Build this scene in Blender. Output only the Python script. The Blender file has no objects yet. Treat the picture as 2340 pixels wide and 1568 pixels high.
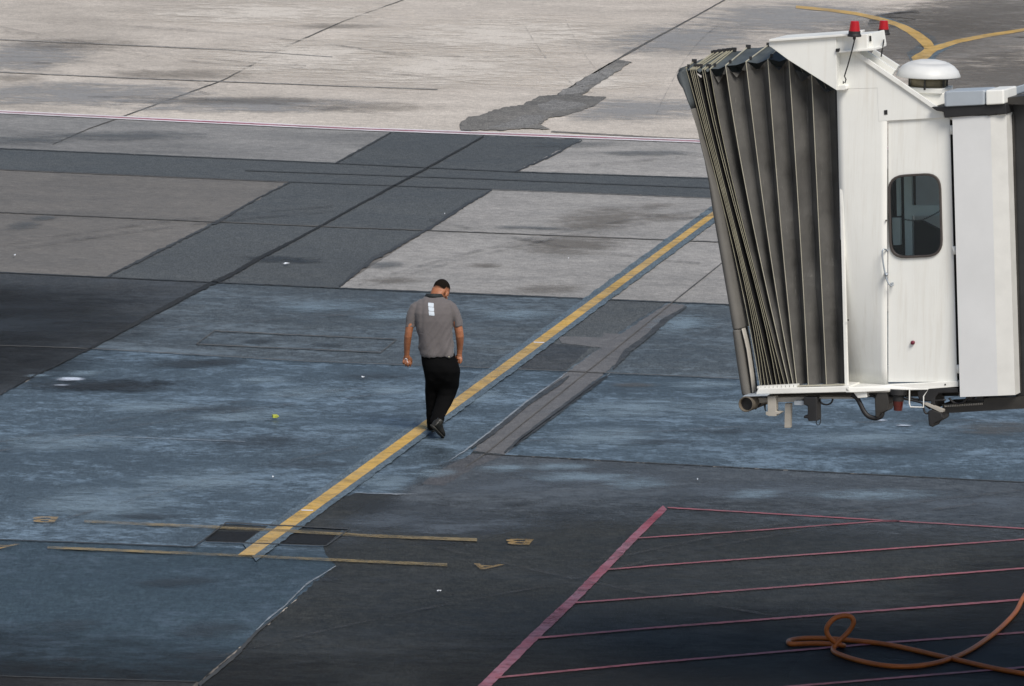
import bpy, bmesh, math, random
from mathutils import Vector, Matrix, noise
from mathutils.geometry import tessellate_polygon
from mathutils.bvhtree import BVHTree
random.seed(7)
SC = bpy.context.scene
COL = SC.collection
# ------------------------------------------------------------------ camera
W0, H0, F0 = 2340.0, 1568.0, 17130.0       # measuring frame of the photograph, focal length in its pixels
CAMH = 11.8
ROLL = math.atan(.0218)
PITCH = math.atan(2250*math.cos(ROLL)/F0)
Fw = Vector((0, math.cos(PITCH), -math.sin(PITCH)))
R0 = Vector((1, 0, 0)); U0 = Vector((0, math.sin(PITCH), math.cos(PITCH)))
Rc = R0*math.cos(ROLL) + U0*math.sin(ROLL)
Uc = -R0*math.sin(ROLL) + U0*math.cos(ROLL)
CP = Vector((0, 0, CAMH))
cam_d = bpy.data.cameras.new('camera'); cam = bpy.data.objects.new('camera', cam_d); COL.objects.link(cam)
cam.matrix_world = Matrix(((Rc.x, Uc.x, -Fw.x, 0), (Rc.y, Uc.y, -Fw.y, 0), (Rc.z, Uc.z, -Fw.z, CAMH), (0, 0, 0, 1)))
cam_d.sensor_width = 36; cam_d.lens = 36*F0/W0; cam_d.clip_start = 1; cam_d.clip_end = 6000
SC.camera = cam
# ------------------------------------------------------------------ light
SUN_EL, SUN_AZ = math.radians(48), math.radians(155)     # azimuth clockwise from +Y: behind the camera, to the right
world = bpy.data.worlds.new('World'); SC.world = world; world.use_nodes = True
wn = world.node_tree; wn.nodes.clear()
sky = wn.nodes.new('ShaderNodeTexSky'); sky.sky_type = 'NISHITA'; sky.sun_disc = False
sky.sun_elevation = SUN_EL; sky.sun_rotation = SUN_AZ; sky.dust_density = 1.5; sky.ozone_density = 1.5
bg = wn.nodes.new('ShaderNodeBackground'); bg.inputs['Strength'].default_value = .065
wo = wn.nodes.new('ShaderNodeOutputWorld')
wn.links.new(sky.outputs[0], bg.inputs[0]); wn.links.new(bg.outputs[0], wo.inputs[0])
sd = bpy.data.lights.new('sun', 'SUN'); sun = bpy.data.objects.new('sun', sd); COL.objects.link(sun)
sd.energy = 2.4; sd.angle = math.radians(26); sd.color = (1, .94, .86)
sdir = Vector((math.sin(SUN_AZ)*math.cos(SUN_EL), math.cos(SUN_AZ)*math.cos(SUN_EL), math.sin(SUN_EL)))
sun.rotation_euler = sdir.to_track_quat('Z', 'Y').to_euler(); sun.location = (20, -40, 60)
SC.view_settings.view_transform = 'Standard'; SC.view_settings.look = 'None'
SC.view_settings.exposure = 0.57; SC.view_settings.gamma = 1
SC.render.engine = 'CYCLES'

# ------------------------------------------------------------------ measuring helpers
def ray(px, py): return Fw + Rc*((px-1170)/F0) - Uc*((py-784)/F0)
def G(px, py, z=0.0):
    d = ray(px, py); t = (z-CAMH)/d.z
    p = CP + d*t; return Vector((p.x, p.y, z))
def P(px, py, Y):
    d = ray(px, py); return CP + d*(Y/d.y)
def pxm(Y): return F0/Y                       # measured pixels per metre at distance Y
def zf(s, ox, oy): return lambda x, y: (ox+x*s, oy+y*s)
ZA = zf(.29148, 1514, 22.85); ZB = zf(.29148, 1883, 22.85); ZC = zf(.20036, 1599.6, 685.6)
ZD = zf(.20036, 1940.1, 685.6); ZE = zf(.2186, 1942.4, 354.2)
z1 = zf(.34253, 0, 0); z2 = zf(.3662, 742.7, 0); z3 = zf(.3662, 0, 514.2); z4 = zf(.3296, 0, 1054)
z5 = zf(.3296, 742.7, 1054); z6 = zf(.3644, 971.2, 514.2); z7 = zf(.36525, 1485.4, 1054.1)
zp = zf(.14572, 891.2, 617); zq = zf(.14572, 891.2, 799.8)
def zl(f, pts): return [f(*p) for p in pts]

# ------------------------------------------------------------------ object helpers
def tag(o, label=None, cat=None, group=None, kind=None):
    if label: o['label'] = label
    if cat: o['category'] = cat
    if group: o['group'] = group
    if kind: o['kind'] = kind
    return o
def empty(name, loc, label, cat, group=None):
    o = bpy.data.objects.new(name, None); COL.objects.link(o); o.location = loc; o.empty_display_size = .2
    bpy.context.view_layer.update()
    return tag(o, label, cat, group)
def link(name, me, mat, parent=None, smooth=False):
    if mat and not me.materials: me.materials.append(mat)
    o = bpy.data.objects.new(name, me); COL.objects.link(o)
    if parent:
        o.parent = parent
        off = Vector((0, 0, 0)); q = parent
        while q: off += q.location; q = q.parent
        me.transform(Matrix.Translation(-off))
    if smooth: me.polygons.foreach_set('use_smooth', [True]*len(me.polygons))
    me.update(); return o
class MB:
    def __init__(s): s.v = []; s.f = []
    def add(s, vs, fs):
        n = len(s.v); s.v += [Vector(v) for v in vs]; s.f += [tuple(n+i for i in f) for f in fs]
    def prism(s, front, back, holes=()):
        loops = [front]+[h[0] for h in holes]; backs = [back]+[h[1] for h in holes]
        n = sum(len(l) for l in loops); tris = tessellate_polygon([[Vector(p) for p in l] for l in loops])
        vs = [p for l in loops for p in l]+[p for l in backs for p in l]
        fs = [tuple(t) for t in tris]+[tuple(reversed([n+i for i in t])) for t in tris]
        k = 0
        for l in loops:
            m = len(l)
            for i in range(m): a = k+i; b = k+(i+1) % m; fs.append((b, a, n+a, n+b))
            k += m
        s.add(vs, fs)
    def box(s, c, hx, hy, hz, ax=None):
        ax = ax or (Vector((1, 0, 0)), Vector((0, 1, 0)), Vector((0, 0, 1)))
        vs = [Vector(c)+ax[0]*hx*i+ax[1]*hy*j+ax[2]*hz*k for k in (-1, 1) for j in (-1, 1) for i in (-1, 1)]
        s.add(vs, [(0, 2, 3, 1), (4, 5, 7, 6), (0, 1, 5, 4), (2, 6, 7, 3), (0, 4, 6, 2), (1, 3, 7, 5)])
    def tube(s, pts, r, n=10, cap=True):
        pts = [Vector(p) for p in pts]; m = len(pts); rs = r if isinstance(r, (list, tuple)) else [r]*m
        prev = None; vs = []
        for i, p in enumerate(pts):
            t = (pts[min(i+1, m-1)]-pts[max(i-1, 0)]).normalized()
            if prev is None:
                a = t.orthogonal().normalized()
            else:
                a = (prev-t*prev.dot(t)).normalized()
            prev = a; b = t.cross(a)
            vs += [p+(a*math.cos(k*2*math.pi/n)+b*math.sin(k*2*math.pi/n))*rs[i] for k in range(n)]
        fs = [(i*n+k, i*n+(k+1) % n, (i+1)*n+(k+1) % n, (i+1)*n+k) for i in range(m-1) for k in range(n)]
        if cap: fs += [tuple(reversed(range(n))), tuple((m-1)*n+k for k in range(n))]
        s.add(vs, fs)
    def loft(s, secs, n=24, power=1.0, cap=True):
        """secs: (centre, half-axis a, half-axis b)"""
        vs = []; m = len(secs)
        for c, a, b in secs:
            for k in range(n):
                t = 2*math.pi*k/n; co, si = math.cos(t), math.sin(t)
                co = math.copysign(abs(co)**power, co); si = math.copysign(abs(si)**power, si)
                vs.append(Vector(c)+Vector(a)*co+Vector(b)*si)
        fs = [(i*n+k, i*n+(k+1) % n, (i+1)*n+(k+1) % n, (i+1)*n+k) for i in range(m-1) for k in range(n)]
        if cap: fs += [tuple(reversed(range(n))), tuple((m-1)*n+k for k in range(n))]
        s.add(vs, fs)
    def lathe(s, c, prof, up=Vector((0, 0, 1)), n=32):
        a = up.orthogonal().normalized(); b = up.cross(a)
        s.loft([(Vector(c)+up*h, a*r, b*r) for r, h in prof], n)
    def ball(s, c, rx, ry, rz, M=None, n=20):
        vs = []; m = n//2
        for i in range(m+1):
            t = math.pi*i/m
            for k in range(n):
                q = 2*math.pi*k/n; v = Vector((rx*math.sin(t)*math.cos(q), ry*math.sin(t)*math.sin(q), -rz*math.cos(t)))
                vs.append(Vector(c)+(M @ v if M else v))
        s.add(vs, [(i*n+k, i*n+(k+1) % n, (i+1)*n+(k+1) % n, (i+1)*n+k) for i in range(m) for k in range(n)])
    def mesh(s, name):
        me = bpy.data.meshes.new(name); me.from_pydata(s.v, [], s.f); me.validate()
        bm = bmesh.new(); bm.from_mesh(me); bmesh.ops.remove_doubles(bm, verts=bm.verts, dist=1e-5)
        bmesh.ops.recalc_face_normals(bm, faces=bm.faces); bm.to_mesh(me); bm.free(); return me
    def build(s, name, mat, parent=None, smooth=False, bevel=0, label=None):
        o = link(name, s.mesh(name), mat, parent, smooth)
        if bevel:
            b = o.modifiers.new('bevel', 'BEVEL'); b.width = bevel; b.segments = 2; b.limit_method = 'ANGLE'; b.angle_limit = math.radians(35)
        if label: o['label'] = label
        return o
def remesh(mb, name, voxel, smooth_iter=6, disp=None):
    """one continuous surface from overlapping closed pieces"""
    me = mb.mesh(name); tmp = bpy.data.objects.new('tmp', me); COL.objects.link(tmp)
    r = tmp.modifiers.new('r', 'REMESH'); r.mode = 'VOXEL'; r.voxel_size = voxel; r.adaptivity = 0
    s = tmp.modifiers.new('s', 'SMOOTH'); s.factor = .5; s.iterations = smooth_iter
    dg = bpy.context.evaluated_depsgraph_get(); out = bpy.data.meshes.new_from_object(tmp.evaluated_get(dg))
    bpy.data.objects.remove(tmp); out.name = name; out.materials.clear()
    if disp:
        nrm = [v.normal.copy() for v in out.vertices]
        for v, n_ in zip(out.vertices, nrm): v.co += n_*disp(v.co)
    return out

# ------------------------------------------------------------------ materials
def newmat(name):
    m = bpy.data.materials.new(name); m.use_nodes = True; nt = m.node_tree
    return m, nt, nt.nodes['Principled BSDF']
def N(nt, typ, **kw):
    n = nt.nodes.new(typ)
    for k, v in kw.items():
        if k in n.inputs: n.inputs[k].default_value = v
        else: setattr(n, k, v)
    return n
def nz(nt, scale, detail=3, rough=.55, off=0, vec=None, stretch=None, dist=0):
    tc = nt.nodes.get('tc')
    if not tc: tc = nt.nodes.new('ShaderNodeTexCoord'); tc.name = 'tc'
    mp = nt.nodes.new('ShaderNodeMapping'); mp.inputs['Location'].default_value = (off, off*.7, off*.3)
    if stretch: mp.inputs['Scale'].default_value = stretch
    nt.links.new(tc.outputs['Object'], mp.inputs[0])
    n = nt.nodes.new('ShaderNodeTexNoise'); n.inputs['Scale'].default_value = scale
    n.inputs['Detail'].default_value = detail; n.inputs['Roughness'].default_value = rough; n.inputs['Distortion'].default_value = dist
    nt.links.new(mp.outputs[0], n.inputs['Vector']); return n.outputs['Fac']
def mrange(nt, fac, a, b, c, d):
    m = nt.nodes.new('ShaderNodeMapRange'); m.clamp = True
    for i, v in enumerate((a, b, c, d)): m.inputs[i+1].default_value = v
    nt.links.new(fac, m.inputs[0]); return m.outputs[0]
def math_(nt, op, a, b):
    m = nt.nodes.new('ShaderNodeMath'); m.operation = op
    for i, x in enumerate((a, b)):
        if isinstance(x, (int, float)): m.inputs[i].default_value = x
        else: nt.links.new(x, m.inputs[i])
    return m.outputs[0]
def mixc(nt, fac, a, b, blend='MIX'):
    m = nt.nodes.new('ShaderNodeMix'); m.data_type = 'RGBA'; m.blend_type = blend
    for sock, x in ((m.inputs[0], fac), (m.inputs[6], a), (m.inputs[7], b)):
        if isinstance(x, (int, float)): sock.default_value = x
        elif isinstance(x, tuple): sock.default_value = (*x[:3], 1)
        else: nt.links.new(x, sock)
    return m.outputs[2]
def sc3(c, k): return tuple(x*k for x in c)
def ground_mat(name, col, var=.35, rough=.62, spec=.5, off=0, col2=None, scuff=0.0, scuffc=(.32, .34, .38), streak=1.0, sheen=0.0):
    m, nt, b = newmat(name)
    gk = .38 if 'concrete' in name else 1.0
    big = nz(nt, .13, 5, .62, off, dist=.5); med = nz(nt, 1.0, 8, .72, off+11, stretch=(.55, 1, 1), dist=.3)
    stk = nz(nt, 5, 9, .8, off+19, stretch=(1, .9, 1), dist=.15)
    fine = nz(nt, 13, 6, .8, off+5, stretch=(.8, 1, 1)); grit = nz(nt, 52, 3, .9, off+3, stretch=(1, .12, 1))
    f = math_(nt, 'ADD', math_(nt, 'MULTIPLY', big, .5), math_(nt, 'MULTIPLY', med, .5))
    c = mixc(nt, mrange(nt, f, .36, .64, 0, 1), sc3(col, 1-var), sc3(col2 or col, 1+var))
    c = mixc(nt, 1.0, c, mixc(nt, mrange(nt, stk, .3, .7, 0, 1), (1-.42*streak,)*3, (1+.40*streak,)*3), 'MULTIPLY')
    c = mixc(nt, 1.0, c, mixc(nt, mrange(nt, fine, .3, .7, 0, 1), (1-.36*streak,)*3, (1+.36*streak,)*3), 'MULTIPLY')
    c = mixc(nt, 1.0, c, mixc(nt, mrange(nt, grit, .36, .64, 0, 1), (1-.36*gk,)*3, (1+.36*gk,)*3), 'MULTIPLY')
    if scuff:
        s1 = nz(nt, .42, 10, .78, off+31, stretch=(.7, 1, 1), dist=.5); s2 = nz(nt, 4.5, 10, .86, off+37, stretch=(1, .9, 1), dist=.1)
        k_ = math_(nt, 'ADD', math_(nt, 'MULTIPLY', s1, .45), math_(nt, 'MULTIPLY', s2, .55))
        c = mixc(nt, mrange(nt, k_, .49, .60, 0, scuff), c, scuffc)
    nt.links.new(c, b.inputs['Base Color'])
    nt.links.new(mrange(nt, math_(nt, 'ADD', math_(nt, 'MULTIPLY', med, .5), math_(nt, 'MULTIPLY', stk, .5)), .36, .64, rough-.1-sheen, rough+.12), b.inputs['Roughness'])
    b.inputs['Specular IOR Level'].default_value = spec
    bp = N(nt, 'ShaderNodeBump', Strength=.35, Distance=.006); nt.links.new(fine, bp.inputs['Height']); nt.links.new(bp.outputs[0], b.inputs['Normal'])
    return m
def paint_mat(name, col, wearc, wear=.5, rough=.6, off=0, scale=2.2, holes=.5):
    m, nt, b = newmat(name)
    a = nz(nt, scale, 6, .7, off, dist=.6); f = nz(nt, 22, 3, .7, off+3, stretch=(1, .4, 1)); big = nz(nt, .35, 3, .6, off+9)
    k = math_(nt, 'ADD', math_(nt, 'MULTIPLY', a, .45), math_(nt, 'ADD', math_(nt, 'MULTIPLY', f, .25), math_(nt, 'MULTIPLY', big, .3)))
    c = mixc(nt, mrange(nt, k, .42, .62, 0, wear), col, wearc)
    nt.links.new(c, b.inputs['Base Color']); b.inputs['Roughness'].default_value = rough; b.inputs['Specular IOR Level'].default_value = .35
    if holes:
        h1 = nz(nt, 6, 8, .8, off+21, stretch=(.8, 1, 1)); h2 = nz(nt, 1.1, 4, .6, off+25)
        h = math_(nt, 'ADD', math_(nt, 'MULTIPLY', h1, .6), math_(nt, 'MULTIPLY', h2, .4))
        nt.links.new(mrange(nt, h, .46-(.07 if holes > .65 else 0), .60-(.05 if holes > .65 else 0), 1, 1-holes), b.inputs['Alpha'])
    return m
def simple(name, col, rough=.5, metal=0, var=.12, scale=6, spec=.5, bump=0, coat=0):
    m, nt, b = newmat(name)
    n = nz(nt, scale, 5, .65); c = mixc(nt, mrange(nt, n, .3, .7, 0, 1), sc3(col, 1-var), sc3(col, 1+var))
    nt.links.new(c, b.inputs['Base Color']); nt.links.new(mrange(nt, n, .3, .7, rough*.85, min(1, rough*1.15)), b.inputs['Roughness'])
    b.inputs['Metallic'].default_value = metal; b.inputs['Specular IOR Level'].default_value = spec
    if coat: b.inputs['Coat Weight'].default_value = coat
    if bump:
        n2 = nz(nt, scale*6, 4, .7); bp = N(nt, 'ShaderNodeBump', Strength=bump, Distance=.004)
        nt.links.new(n2, bp.inputs['Height']); nt.links.new(bp.outputs[0], b.inputs['Normal'])
    return m
def soft_mat(name, col, strength=.7, rough=.6, spec=.5, off=0, inner=.15):
    """stain that fades out towards the rim of its own sheet (mesh spans -1..1 in UV)"""
    m, nt, b = newmat(name)
    uv = nt.nodes.new('ShaderNodeUVMap'); uv.uv_map = 'UVMap'
    ln = nt.nodes.new('ShaderNodeVectorMath'); ln.operation = 'LENGTH'; nt.links.new(uv.outputs[0], ln.inputs[0])
    n1 = nz(nt, 1.7, 8, .75, off, stretch=(.7, 1, 1), dist=.3); n2 = nz(nt, 3.6, 10, .84, off+4, stretch=(.6, 1, 1))
    r = math_(nt, 'ADD', ln.outputs['Value'], math_(nt, 'MULTIPLY', math_(nt, 'SUBTRACT', n1, .5), 2.2))
    r = math_(nt, 'ADD', r, math_(nt, 'MULTIPLY', math_(nt, 'SUBTRACT', n2, .5), 3.2))
    a = mrange(nt, r, inner, .95, strength, 0)
    edge = mrange(nt, ln.outputs['Value'], .55, .98, 1, 0)
    nt.links.new(math_(nt, 'MULTIPLY', a, edge), b.inputs['Alpha'])
    g = nz(nt, 60, 2, .8, off, stretch=(1, .25, 1))
    nt.links.new(mixc(nt, mrange(nt, g, .3, .7, 0, 1), sc3(col, .75), sc3(col, 1.25)), b.inputs['Base Color'])
    b.inputs['Roughness'].default_value = rough; b.inputs['Specular IOR Level'].default_value = spec
    return m

# ------------------------------------------------------------------ ground
LV = .0012
def struct(o): o['kind'] = 'structure'; return o
CONC = ground_mat('light_concrete', (.45, .405, .35), .17, .78, .3, 3, (.49, .445, .39), streak=.5)
def plane(name, pts, mat):
    me = bpy.data.meshes.new(name); me.from_pydata([tuple(p) for p in pts], [], [tuple(range(len(pts)))])
    return struct(link(name, me, mat))
plane('ground', [(-600, -60, 0), (600, -60, 0), (600, 2500, 0), (-600, 2500, 0)], CONC)
def densify(pts, step=5, jag=0.0, seed=0):
    out = []; rr = random.Random(seed)
    for i in range(len(pts)):
        a = pts[i]; b = pts[(i+1) % len(pts)]; L = math.hypot(b[0]-a[0], b[1]-a[1]); n = max(1, int(L/step))
        for k in range(n):
            t = k/n; x = a[0]+(b[0]-a[0])*t; y = a[1]+(b[1]-a[1])*t
            if jag:
                q = noise.noise(Vector((x*.05, y*.09, seed*3.1)))*1.6+noise.noise(Vector((x*.17, y*.27, seed*1.7)))*1.8+rr.uniform(-.6, .6)
                y += q*jag*1.1; x += q*jag*1.6
            out.append((x, y))
    return out
def sheet(name, pts, lvl, mat, jag=0.0, seed=0, step=5):
    d = densify(pts, step, jag, seed) if jag else pts
    z = LV*lvl
    loop = [G(x, y, z) for x, y in d]
    tris = tessellate_polygon([loop])
    me = bpy.data.meshes.new(name); me.from_pydata([tuple(p) for p in loop], [], [tuple(t) for t in tris])
    bm = bmesh.new(); bm.from_mesh(me); bmesh.ops.recalc_face_normals(bm, faces=bm.faces)
    for f in bm.faces:
        if f.normal.z < 0: f.normal_flip()
    bm.to_mesh(me); bm.free()
    return struct(link(name, me, mat))
def ribbon(pts, ws):
    """outline of a strip; ws = width in measured pixels across the strip"""
    if isinstance(ws, (int, float)): ws = [ws]*len(pts)
    L = []; R = []
    for i, (x, y) in enumerate(pts):
        a = pts[max(i-1, 0)]; b = pts[min(i+1, len(pts)-1)]; dx, dy = b[0]-a[0], b[1]-a[1]; l = math.hypot(dx, dy)
        nx, ny = -dy/l*ws[i]/2, dx/l*ws[i]/2
        L.append((x+nx, y+ny)); R.append((x-nx, y-ny))
    return L+R[::-1]
def strip(name, pts, ws, lvl, mat, jag=0.0, seed=0):
    # as one run of quads, so long thin strips tessellate cleanly
    p2 = []; w2 = []
    if isinstance(ws, (int, float)): ws = [ws]*len(pts)
    for i in range(len(pts)-1):
        a, b = pts[i], pts[i+1]; n = max(1, int(math.hypot(b[0]-a[0], b[1]-a[1])/6))
        for k in range(n): t = k/n; p2.append((a[0]+(b[0]-a[0])*t, a[1]+(b[1]-a[1])*t)); w2.append(ws[i]+(ws[i+1]-ws[i])*t)
    p2.append(pts[-1]); w2.append(ws[-1])
    w2 = [w*max(.35, 1+jag*noise.noise(Vector((x*.12, y*.12, seed)))) for w, (x, y) in zip(w2, p2)]
    p2 = [(x, y+jag*2.0*(noise.noise(Vector((x*.07, y*.07, seed+5)))+noise.noise(Vector((x*.21, y*.21, seed+8)))*.7)) for x, y in p2]
    o = ribbon(p2, w2); n = len(p2); z = LV*(lvl+6)
    me = bpy.data.meshes.new(name); me.from_pydata([tuple(G(x, y, z)) for x, y in o], [], [(i, i+1, 2*n-2-i, 2*n-1-i) for i in range(n-1)])
    bm = bmesh.new(); bm.from_mesh(me)
    for f in bm.faces:
        if f.normal.z < 0: f.normal_flip()
    bm.to_mesh(me); bm.free()
    return struct(link(name, me, mat))
def stain(name, cx, cy, rx, ry, lvl, mat, skew=0.0):
    """soft ellipse, radii in measured pixels; skew leans it along the slab joints"""
    n = 28; z = LV*lvl; vs = [tuple(G(cx, cy, z))]; uv = [(0, 0)]
    for r in (.5, 1):
        for k in range(n):
            t = 2*math.pi*k/n; x, y = math.cos(t)*r, math.sin(t)*r
            vs.append(tuple(G(cx+x*rx-y*ry*skew, cy+y*ry, z))); uv.append((x, y))
    fs = [(0, 1+(k+1) % n, 1+k) for k in range(n)]+[(1+k, 1+(k+1) % n, 1+n+(k+1) % n, 1+n+k) for k in range(n)]
    me = bpy.data.meshes.new(name); me.from_pydata(vs, [], fs)
    l = me.uv_layers.new(name='UVMap')
    for lp in me.loops: l.data[lp.index].uv = uv[lp.vertex_index]
    return struct(link(name, me, mat))

# materials of the apron
TAN = ground_mat('worn_tan_concrete', (.142, .134, .123), .2, .74, .3, 17, streak=.6, scuff=.3, scuffc=(.20, .185, .165))
MIDC = ground_mat('grey_concrete', (.165, .165, .16), .2, .74, .35, 23, (.24, .235, .225), streak=.6)
PALE = ground_mat('pale_grey_concrete', (.258, .25, .236), .22, .72, .3, 29, (.285, .275, .26), streak=.6)
ASPH = ground_mat('blue_grey_asphalt', (.072, .078, .079), .16, .68, .3, 37, streak=.6)
BAND = ground_mat('worn_asphalt', (.058, .069, .075), .28, .6, .35, 41, streak=1.1, scuff=.75, scuffc=(.17, .215, .25), sheen=.08)
DKLEFT = ground_mat('stained_asphalt', (.040, .042, .043), .22, .64, .3, 47, streak=.9, scuff=.35, scuffc=(.11, .125, .14))
BLUE = ground_mat('sheen_scuffed_asphalt', (.045, .063, .077), .36, .54, .38, 53, streak=1.1, scuff=.75, scuffc=(.23, .32, .41), sheen=.12)  # scuffs whose colour also carries the bluish sheen of the sky
BLUE2 = ground_mat('blue_asphalt', (.030, .048, .060), .28, .58, .35, 59, streak=1.0, scuff=.5, scuffc=(.11, .15, .20), sheen=.1)
DARK = ground_mat('dark_asphalt', (.026, .027, .0245), .25, .68, .22, 61, streak=1.0, scuff=.3, scuffc=(.07, .075, .08))
BLACK = ground_mat('tarred_asphalt', (.013, .012, .011), .2, .68, .18, 67, streak=.8)
STRIPEM = ground_mat('joint_concrete', (.12, .119, .12), .16, .7, .3, 71, streak=.6)
SHADEB = ground_mat('paint_removed_asphalt', (.095, .125, .145), .18, .64, .35, 73, streak=.8)
JOINTF = ground_mat('fine_joint', (.24, .23, .215), .2, .8, .3, 75)
JOINT = simple('joint_sealer', (.04, .04, .038), .7, var=.3, scale=3)
JOINTL = simple('old_joint', (.085, .08, .072), .8, var=.4, scale=2)
JOINTW = paint_mat('pale_joint', (.27, .30, .33), (.16, .18, .20), .8, .8, 3, 2, .65)

# slabs, back to front (measured outline points on the photograph's ground)
X1 = 2500
sheet('concrete_slab', [(-60, 253), (800, 294), (1600, 322.5), (X1, 356), (X1, 440), (1640, 407), (1175, 391.8), (767, 372.3), (-60, 336)], 1, MIDC)
sheet('concrete_slab', zl(z2, [(1610, 872), (2340, 900), (4800, 980), (4800, 1200), (2340, 1108), (1180, 1070)]), 2, PALE, .9, 3)
A2 = [(-60, 336), (767, 372.3), (1175, 391.8), (1600, 405.8), (X1, 438)]
A3 = [(-60, 384), (171, 394), (664.5, 415), (1127, 432), (1640, 452), (X1, 486)]
sheet('concrete_slab', A3+[(X1, 732), (1664, 695.3), (857, 661.4), (-60, 619)], 1, TAN)
sheet('concrete_slab', [(1127, 432), (1640, 452), (X1, 486), (X1, 732), (1664, 695.3), (971, 664.7), (772, 657)], 2, PALE, .5, 5)
# asphalt cross roads
sheet('asphalt_strip', A2+A3[::-1], 2, ASPH, .6, 7)
sheet('asphalt_strip', [(892.8, 302), (1332, 318.6), (1176, 393), (766, 374)], 3, ASPH, .9, 8)
sheet('asphalt_strip', [(664.5, 413), (1127, 430.5), (1000, 511), (893, 571), (857, 587), (773, 658), (520, 646), (241, 633.5), (432, 537)], 3, ASPH, 1.3, 9)
# row between the two long joints
A5 = [(-60, 619), (857, 661.4), (1664, 695.3), (X1, 732)]
A6 = [(-60, 787), (205, 796), (695, 825), (1055, 838), (1295, 847.6), (1691, 865), (X1, 902)]
sheet('asphalt_apron', A5+A6[::-1], 3, BAND, .3, 12)
sheet('asphalt_apron', [(-60, 619), (640, 651.5), (491, 644), (300, 744), (205, 796), (-60, 787)], 4, DKLEFT, .3, 13)
sheet('asphalt_apron', [(-60, 787), (205, 796), (0, 903), (-60, 936)], 4, DKLEFT, .8, 14)
# scuffed blue row
sheet('asphalt_apron', A6+[(X1, 1110), (1485, 1057.7), (1107, 1037), (955, 1130), (800, 1290), (445, 1260), (-60, 1238), (-60, 936), (0, 903), (205, 796)][0:], 3, BLUE, .3, 15)
sheet('asphalt_apron', [(-60, 1229), (445, 1249), (800, 1262), (770, 1292), (640, 1400), (455, 1558), (445, 1557), (-60, 1543)], 4, BLUE2, .5, 16)
sheet('asphalt_apron', [(-60, 1543), (450, 1557), (410, 1600), (-60, 1600)], 2, STRIPEM, .3, 17)
sheet('asphalt_apron', [(1107, 1037), (1485, 1057.7), (X1, 1110), (X1, 1800), (300, 1800), (455, 1562), (640, 1402), (720, 1330), (768, 1292), (745, 1268), (738, 1246), (786, 1214), (812, 1129), (955, 1131)], 5, DARK, 1.1, 18)
def fade_mat(name, col, strength, lo=.3, hi=.85, off=0, rough=.62, spec=.3):
    m = ground_mat(name, col, .3, rough, spec, off, streak=1.1, scuff=.5, scuffc=tuple(min(1, c*2.4) for c in col)); nt = m.node_tree
    uv = N(nt, 'ShaderNodeUVMap', uv_map='UVMap'); sx = nt.nodes.new('ShaderNodeSeparateXYZ'); nt.links.new(uv.outputs[0], sx.inputs[0])
    a = nz(nt, .5, 8, .75, off+2, stretch=(.6, 1, 1)); b2 = nz(nt, 4, 7, .8, off+6, stretch=(.7, 1, 1))
    k_ = math_(nt, 'ADD', sx.outputs['Y'], math_(nt, 'ADD', math_(nt, 'MULTIPLY', math_(nt, 'SUBTRACT', a, .5), 1.1), math_(nt, 'MULTIPLY', math_(nt, 'SUBTRACT', b2, .5), .9)))
    al = math_(nt, 'MULTIPLY', mrange(nt, k_, lo, hi, strength, 0), mrange(nt, sx.outputs['Y'], .8, 1, 1, 0))
    al = math_(nt, 'MULTIPLY', al, mrange(nt, sx.outputs['X'], 0, .12, 0, 1)); al = math_(nt, 'MULTIPLY', al, mrange(nt, sx.outputs['X'], .88, 1, 1, 0))
    nt.links.new(al, nt.nodes['Principled BSDF'].inputs['Alpha']); return m
def fadesheet(name, solid, faded, lvl, mat):
    n = 20; z = LV*lvl; vs = []; uv = []
    def at(pl, t):
        q = t*(len(pl)-1); i = min(int(q), len(pl)-2); f = q-i; return (pl[i][0]+(pl[i+1][0]-pl[i][0])*f, pl[i][1]+(pl[i+1][1]-pl[i][1])*f)
    for i in range(n+1):
        a, b = at(solid, i/n), at(faded, i/n)
        for k in range(5): t = k/4; vs.append(tuple(G(a[0]+(b[0]-a[0])*t, a[1]+(b[1]-a[1])*t, z))); uv.append((i/n, t))
    fs = [(i*5+k, i*5+k+1, (i+1)*5+k+1, (i+1)*5+k) for i in range(n) for k in range(4)]
    me = bpy.data.meshes.new(name); me.from_pydata(vs, [], fs); l = me.uv_layers.new(name='UVMap')
    for lp in me.loops: l.data[lp.index].uv = uv[lp.vertex_index]
    bm = bmesh.new(); bm.from_mesh(me)
    for f in bm.faces:
        if f.normal.z < 0: f.normal_flip()
    bm.to_mesh(me); bm.free(); return struct(link(name, me, mat))
FROW = fade_mat('greying_asphalt', (.060, .069, .077), .95, .45, .95, 3)
FSHADE = fade_mat('shade_toned_asphalt', (.013, .0125, .012), .75, .25, .95, 13, .7, .15)  # dark colour paints the shade over the near ground and left edge
FBLUE = fade_mat('bluish_worn_asphalt', (.09, .12, .16), .7, .2, .9, 23, .55, .4)
fadesheet('worn_fade', [(1000, 1060), (1107, 1038), (1485, 1059), (X1, 1111), (2900, 1125)], [(600, 1290), (900, 1260), (1400, 1230), (X1, 1270), (2900, 1280)], 7.3, FROW)
fadesheet('shade_fade', [(900, 1640), (1500, 1640), (X1, 1640), (2900, 1640)], [(700, 1450), (1400, 1380), (2340, 1250), (2900, 1220)], 8.05, FSHADE)
fadesheet('shade_fade', [(-400, 1640), (0, 1640), (500, 1640), (900, 1640)], [(-400, 1330), (0, 1400), (500, 1450), (900, 1480)], 8.07, FSHADE)
fadesheet('shade_fade', [(-300, 640), (-200, 760), (-330, 900)], [(500, 650), (420, 760), (200, 900)], 8.06, FSHADE)
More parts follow.
